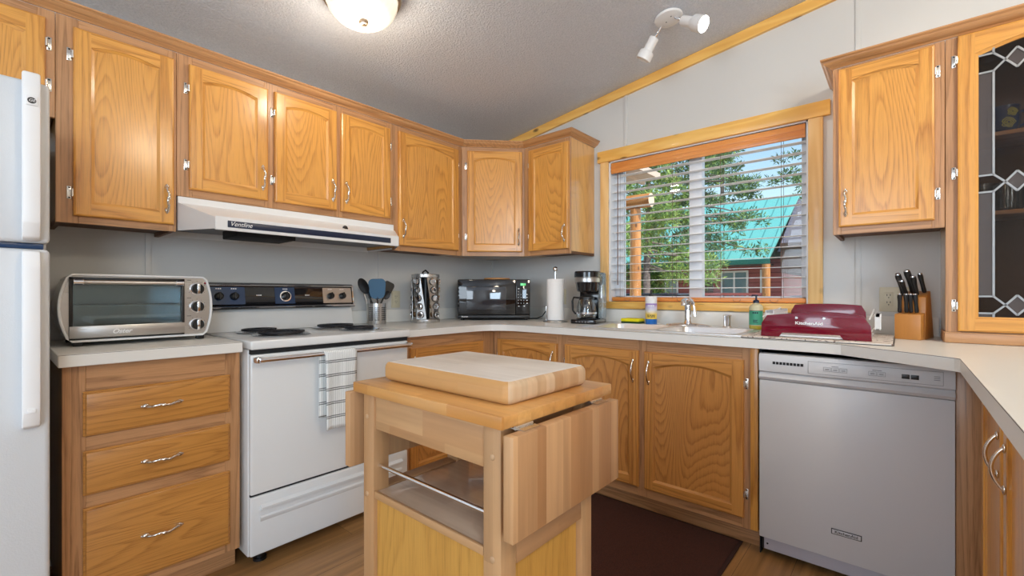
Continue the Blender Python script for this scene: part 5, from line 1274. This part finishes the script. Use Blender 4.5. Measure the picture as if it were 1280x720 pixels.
# ------------------------------------------------------------------ ceiling lights
SL = math.atan(.131)
def ceil_thing(name, label, cat, x, y): 
    o = thing(name, label, cat, (x, y, ZC(y)-.0015)); o.rotation_euler = (-SL, 0, 0); return o
fl = ceil_thing('ceiling_light', 'flush ceiling lamp with glowing ribbed glass bowl and brushed metal ring', 'ceiling light', -1.696, -0.842)
mb = MB().lathe([(0, 0), (.165, 0), (.172, -.005), (.174, -.016), (.166, -.030), (.160, -.032), (.158, -.02), (0, -.02)], n=56); part('metal_ring', mb, 'brass', fl)
mb = MB(); rings = []
for k in range(13):
    a = PI/2*k/12; rings.append((.152*math.cos(a)**.75 if k < 12 else 0.0, -.030-.108*math.sin(a)))
tb_n = 120; vs = []
for r, z in rings[:-1]:
    for j in range(tb_n): q = r*(1+.014*math.cos(30*2*PI*j/tb_n)); vs.append((q*math.cos(2*PI*j/tb_n), q*math.sin(2*PI*j/tb_n), z))
fs = [(i*tb_n+j, (i+1)*tb_n+j, (i+1)*tb_n+(j+1) % tb_n, i*tb_n+(j+1) % tb_n) for i in range(11) for j in range(tb_n)]
mb.raw(vs, fs); mb.raw(vs[-tb_n:], [tuple(range(tb_n))]); part('glass_bowl', mb, 'lampglass', fl)
mb = MB().lathe([(0, -.134), (.018, -.135), (.021, -.143), (.017, -.152), (.008, -.155), (.008, -.166), (0, -.168)], n=20); part('finial', mb, 'finial', fl)
sl = ceil_thing('spotlight_fixture', 'white two-head spotlight on the sloped ceiling above the sink', 'spotlight', -.462, -1.738)
Ri = (Matrix.Translation(sl.location) @ Matrix.Rotation(-SL, 4, 'X')).inverted()
mb = MB().lathe([(0, 0), (.068, 0), (.072, -.004), (.070, -.014), (.06, -.018), (0, -.019)], n=40); mb.ball((.006, .016, -.019), .004, 1, (1, 1, .5), 10).ball((-.02, -.02, -.019), .004, 1, (1, 1, .5), 10); part('canopy', mb, ['white', 'printg'], sl)
def head(joint, a, b, c, lit):
    """joint on the canopy, a back of the head, b the step, c the open front - room coordinates"""
    J, A, B_, C_ = [Ri @ Vector(p) for p in (joint, a, b, c)]
    mb = MB().tube([J, (J+A)/2+Vector((0, 0, -.003)), A], [.006, .005, .007], 0, 8); mb.ball(tuple((J+A)/2), .009, 0, (1, 1, 1), 12); part('swivel_arm', mb, 'chrome', sl)
    d = (C_-A); L = d.length; k = (B_-A).length; Mx = Matrix.Translation(A) @ d.to_track_quat('Z', 'Y').to_matrix().to_4x4()
    mb = MB().lathe([(0, 0), (.024, 0), (.0255, .003), (.0255, k), (.036, k+.006), (.040, k+.012), (.041, L), (.038, L), (.037, k+.016), (0, k+.014)], n=32, mat=Mx)
    h = part('lamp_head', mb, 'white', sl)
    mb = MB().lathe([(0, L-.004), (.0365, L-.004), (.0365, L-.012), (0, L-.012)], n=28, mat=Mx); part('bulb_face', mb, 'bulb' if lit else 'printw', sl)
    return Mx, L
head((-.440, -1.690, 2.553), (-.438, -1.650, 2.508), (-.440, -1.612, 2.452), (-.442, -1.586, 2.408), False)
hA, hC = Vector((-.446, -1.808, 2.536)), Vector((-.468, -1.922, 2.464))
head((-.462, -1.772, 2.562), tuple(hA), tuple(hA+(hC-hA)*.5), tuple(hC), True)
dv = (hC-hA).normalized()
lamp('spot_head_light', 'SPOT', tuple(hC+dv*.006), 20, (1.0, .92, .80), aim=tuple(hC+dv), spot_size=math.radians(110), spot_blend=.6, shadow_soft_size=.03)
pl = lamp('flush_lamp_light', 'POINT', (-1.696, -0.842, 2.225), 5.5, (1.0, .88, .72), shadow_soft_size=.05)

# ------------------------------------------------------------------ outdoors
M['turq'] = planks('metal_roof_turquoise', 'z', 'y', 30, .40, sr(98, 176, 170), sr(108, 186, 180), 'z', grain=.0, mortar=.018, rough=.4, mort_col=sr(62, 134, 132))
M['turqedge'] = plain('roof_edge_green', sr(20, 104, 96), .5)
M['redsid'] = planks('red_siding', 'y', 'z', 40, .16, sr(172, 90, 86), sr(182, 98, 94), 'y', grain=.2, mortar=.012, rough=.7, mort_col=sr(116, 52, 50))
M['greysid'] = planks('grey_gable_siding', 'z', 'x', 40, .2, sr(104, 100, 112), sr(114, 110, 122), 'z', grain=.1, mortar=.014, rough=.7, mort_col=sr(70, 66, 78))
M['browndk'] = plain('carport_brown', sr(92, 74, 66), .8)
M['log'] = pine('log_wood', sr(206, 142, 82), sr(160, 98, 50), 'z')
M['logy'] = pine('log_wood_level', sr(206, 142, 82), sr(160, 98, 50), 'y')
M['logend'] = plain('log_end_wood', sr(232, 204, 178), .7)
M['soffit'] = plain('porch_soffit', sr(206, 186, 170), .7)
M['bark'] = speckle('tree_bark', sr(96, 84, 82), sr(140, 126, 122), 22, .9, bump=.6, dist=.02)
M['leafA'] = speckle('needles_light', sr(96, 136, 58), sr(172, 196, 108), 3, .7)
M['leafB'] = speckle('needles_dark', sr(52, 92, 58), sr(110, 142, 88), 3, .7)
M['ground'] = speckle('ground_dirt', sr(178, 166, 146), sr(204, 194, 174), 2.2, .95)
M['carpaint'] = plain('car_paint_dark', sr(28, 36, 54), .2, coat=.8)
M['winglass'] = plain('house_window_glass', sr(120, 150, 160), .08)
GZ = -.75
mb = MB().box(.2, 60, -30, 40, GZ-.2, GZ); g_ = struct('ground', mb, 'ground', 'dirt yard outside the window', 'ground')
# own porch: log post, log beam and soffit
pp = thing('porch_post', 'round log porch post seen through the left of the window', 'post', (2.6, -.045, GZ))
mb = MB().lathe([(0, 0), (.078, 0), (.074, 1.2), (.068, 2.955), (0, 2.955)], n=20); part('log', mb, 'log', pp)
mb = MB().tube([(2.6, -.26, 2.30), (2.6, 1.5, 2.30), (2.6, 5.0, 2.30)], [.088, .092, .092], 0, 20); bm_ = solo('porch_beam', mb, 'logy', 'round log porch beam with pale cut end on top of the post', 'beam', loc=(2.6, 1, 2.30))
mb = MB().cyl((2.6, -.2615, 2.30), (2.6, -.2605, 2.30), .086, None, 0, 20); e_ = part('cut_end', mb, 'logend', bm_, True)
mb = MB().box(.15, 3.2, -.12, 5.0, 2.70, 2.78, 0)
for k in range(8): mb.box(.15, 3.2, .1+k*.6, .15+k*.6, 2.66, 2.70, 0)
sf = solo('porch_roof', mb, 'soffit', 'pale porch roof soffit at the top left of the window', 'roof', loc=(1.6, 2, 2.7))
mb = MB().tube([(2.2, -.10+.2*k, 2.62-.05*(k % 2)) for k in range(14)], .006, 0, 5)
for k in range(14): mb.ball((2.2, -.10+.2*k, 2.605-.05*(k % 2)), .018, 0, (1, 1, 1), 8)
solo('string_lights', mb, 'black', 'dark string of lights hanging under the porch soffit', 'string lights', loc=(2.2, 1, 2.6))
# neighbour's house
hs = thing('house', 'red-sided house with a turquoise metal roof across the yard', 'house', (15.5, 5, GZ))
mb = MB().box(13.7, 20.5, .30, 15, GZ, 2.25, 0); part('wall', mb, 'redsid', hs, True)
mb = MB(); e0, rdg, e1 = (12.95, 2.20), (17.0, 4.85), (21.2, 2.20)
for a, b in ((e0, rdg), (e1, rdg)):
    mb.raw([(a[0], .55, a[1]), (b[0], .33, b[1]), (b[0], 15.4, b[1]), (a[0], 15.4, a[1]), (a[0], .55, a[1]-.08), (b[0], .33, b[1]-.08), (b[0], 15.4, b[1]-.08), (a[0], 15.4, a[1]-.08)],
           [(0, 1, 2, 3), (7, 6, 5, 4), (0, 4, 5, 1), (1, 5, 6, 2), (2, 6, 7, 3)])
part('roof', mb, 'turq', hs, True, angle=20)
mb = MB().box(12.90, 12.95, .5, 15.4, 2.06, 2.21, 0); part('fascia', mb, 'turqedge', hs, True)
mb = MB().prism([(13.4, 2.45), (20.6, 2.45), (17.0, 4.70)], 'xz', .28, .38); part('gable', mb, 'greysid', hs, True)
mb = MB().box(13.0, 13.7, .55, 15, 2.03, 2.08); part('porch_soffit', mb, 'browndk', hs, True)
mb = MB().prism([(13.2, 2.55), (13.2, 2.7), (21, 3.3), (21, 3.15)], 'xz', -4.2, .27).box(13.25, 13.40, -4.2, .27, 1.78, 2.55).box(13.4, 20.8, -.1, .27, 1.78, 2.6); part('carport_roof', mb, 'browndk', hs, True)
mb = MB().cyl((13.0, .62, GZ), (13.0, .62, 2.05), .12, None, 0, 16); part('log_post', mb, 'log', hs, True)
mb = MB().cyl((13.2, -3.6, GZ), (13.2, -3.6, 2.1), .12, None, 0, 16); part('log_post', mb, 'log', hs, True)
def hwin(y0, y1, z0, z1, panes=1):
    mb = MB(); x = 13.7; w_ = (y1-y0)
    mb.box(x-.05, x-.002, y0-.06, y1+.06, z0-.06, z0, 0).box(x-.05, x-.002, y0-.06, y1+.06, z1, z1+.06, 0).box(x-.05, x-.002, y0-.06, y0, z0, z1, 0).box(x-.05, x-.002, y1, y1+.06, z0, z1, 0)
    for k in range(1, panes): mb.box(x-.05, x-.002, y0+w_*k/panes-.03, y0+w_*k/panes+.03, z0, z1, 0)
    o = part('window', mb, 'vinyl', hs, True); mb = MB().box(x-.03, x-.004, y0, y1, z0, z1); part('pane', mb, 'winglass', o, True)
hwin(1.36, 2.13, 1.0, 1.84, 2); hwin(.74, .88, 1.18, 1.86); hwin(3.75, 4.15, .9, 1.95); hwin(2.85, 3.05, .7, 2.0)
mb = MB().box(13.66, 13.695, 2.45, 2.80, -.4, 1.75); part('door', mb, 'browndk', hs, True)
mb = MB().box(12.92, 12.98, .7, 14, 1.06, 1.14).box(12.92, 12.98, .7, 14, .35, .43)
for k in range(88): mb.box(12.93, 12.97, .75+k*.15, .80+k*.15, .4, 1.07)
part('railing', mb, 'redsid', hs, True)
# trees
def needles(mb, c, r, n, ln, rnd, m=0):
    for _ in range(n):
        d = Vector((rnd.gauss(0, 1), rnd.gauss(0, 1), rnd.gauss(0, .75))); d.normalize(); p = Vector(c)+d*(r*rnd.random()**.5)
        q = (d+Vector((rnd.gauss(0, .6), rnd.gauss(0, .6), rnd.gauss(0, .6)+.3))).normalized(); s = q.orthogonal().normalized(); s = s*math.cos(rnd.random()*6)+q.cross(s)*math.sin(rnd.random()*6)
        L_ = ln*(.6+.8*rnd.random()); w_ = L_*.12
        mb.raw([p, p+q*L_*.5+s*w_, p+q*L_, p+q*L_*.5-s*w_], [(0, 1, 2, 3)], m if rnd.random() < .8 else 1-m)
def tree(label, x, y, h, r0, z_low, spread, seed, nb=34, dens=26, ln=.16, grp='pines outside the window', m=0, side=None):
    rnd = random.Random(seed); t = thing('pine_tree', label, 'tree', (x, y, GZ), 0, grp)
    mb = MB(); H = h-GZ; n = 10
    mb.tube([(.06*math.sin(k*.9+seed)*k/n, .06*math.cos(k*1.3+seed)*k/n, H*k/n) for k in range(n+1)], [r0*(1-.85*k/n) for k in range(n+1)], 0, 12)
    fol = MB()
    for b in range(nb):
        f = (b+.5)/nb; z = (z_low-GZ)+(H-(z_low-GZ))*f; a = rnd.random()*2*PI if side is None else side+rnd.gauss(0, .9); R = spread*(1-f*.75)*(.65+.5*rnd.random())
        tip = Vector((R*math.cos(a), R*math.sin(a), z+R*(.05-.28*(1-f)))); root = Vector((0, 0, z))
        mid = root.lerp(tip, .5)+Vector((0, 0, .06)); mb.tube([root, mid, tip], [.032*(1-f*.5), .02, .008], 0, 6)
        for k in range(5):
            s = .35+.65*k/4; c = root.lerp(tip, s)+Vector((rnd.gauss(0, .13), rnd.gauss(0, .13), rnd.gauss(0, .08))); needles(fol, c, .20, dens, ln, rnd, m)
    part('trunk', mb, 'bark', t); part('foliage', fol, ['leafA', 'leafB'], t); return t
tree('leafy green pine with pale bark in front of the neighbouring house', 9.0, 2.75, 7.5, .13, 1.55, 2.1, 3, nb=56, dens=120, ln=.125)
tree('dark pine standing behind the left pine by the house', 11.2, 2.2, 8.5, .14, 2.6, 2.0, 11, nb=50, dens=110, ln=.125, m=1)
tree('tall thin pine against the sky behind the turquoise roof', 24.5, .9, 14, .2, 4.6, 2.4, 21, nb=30, dens=40, ln=.22, m=1)
tree('sparse dark pine behind the ridge of the turquoise roof', 25.5, 5.6, 12, .2, 3.8, 2.8, 31, nb=40, dens=50, ln=.22, m=1)
tree('small bushy young pine beside the pale pine trunk', 10.3, 3.35, 1.75, .06, -.3, .95, 5, nb=40, dens=90, ln=.10)
rnd = random.Random(77)
for i, (x, y, lab) in enumerate(((24, 1.5, 'bright green shrub seen under the carport roof'),)):
    t = thing('shrub', lab, 'shrub', (x, y, GZ)); fol = MB()
    for k in range(90): needles(fol, (rnd.gauss(0, .5), rnd.gauss(0, 1.5), (.3+rnd.random()*3.4)), .4, 60, .24, rnd)
    mb = MB().tube([(0, 0, 0), (0, .1, .8), (.1, 0, 1.6)], [.09, .06, .03], 0, 8); part('stem', mb, 'bark', t); part('foliage', fol, ['leafA', 'leafB'], t)
# parked cars, only the roofs rise above the sill
def car(label, loc, rz):
    c = thing('car', label, 'car', loc, rz, 'dark cars parked outside the window')
    mb = MB(); prof = [(-2.1, .35), (-2.15, .75), (-1.95, .95), (-1.0, 1.0), (1.25, 1.0), (1.95, .92), (2.1, .7), (2.1, .35)]
    mb.prism(prof, 'xz', -.85, .85, 0, .06); part('body', mb, 'carpaint', c)
    mb = MB(); a = [(-1.15, 1.0), (-.45, 1.47), (.75, 1.49), (1.35, 1.0)]
    vs = [(x, s*(.80 if z < 1.2 else .60), z) for s in (-1, 1) for x, z in a]; mb.raw(vs, [(0, 1, 2, 3), (7, 6, 5, 4), (0, 4, 5, 1), (1, 5, 6, 2), (2, 6, 7, 3), (0, 3, 7, 4)]); part('cabin_glass', mb, 'blackgl', c)
    mb = MB().box(-.50, .80, -.62, .62, 1.475, 1.515, 0, .02, 3); part('roof', mb, 'carpaint', c)
    for x in (-1.3, 1.3):
        for s in (-1, 1): mb = MB().cyl((x, s*.70, .33), (x, s*.88, .33), .33, None, 0, 24); part('wheel', mb, 'black', c)
    return c
car('dark car parked outside the window, its roof behind the cleaner bottle', (5.9, .95, GZ+.36), PI/2)
car('dark car by the house, its roof above the soap pump bottle', (11.2, -1.0, GZ+.30), .1)
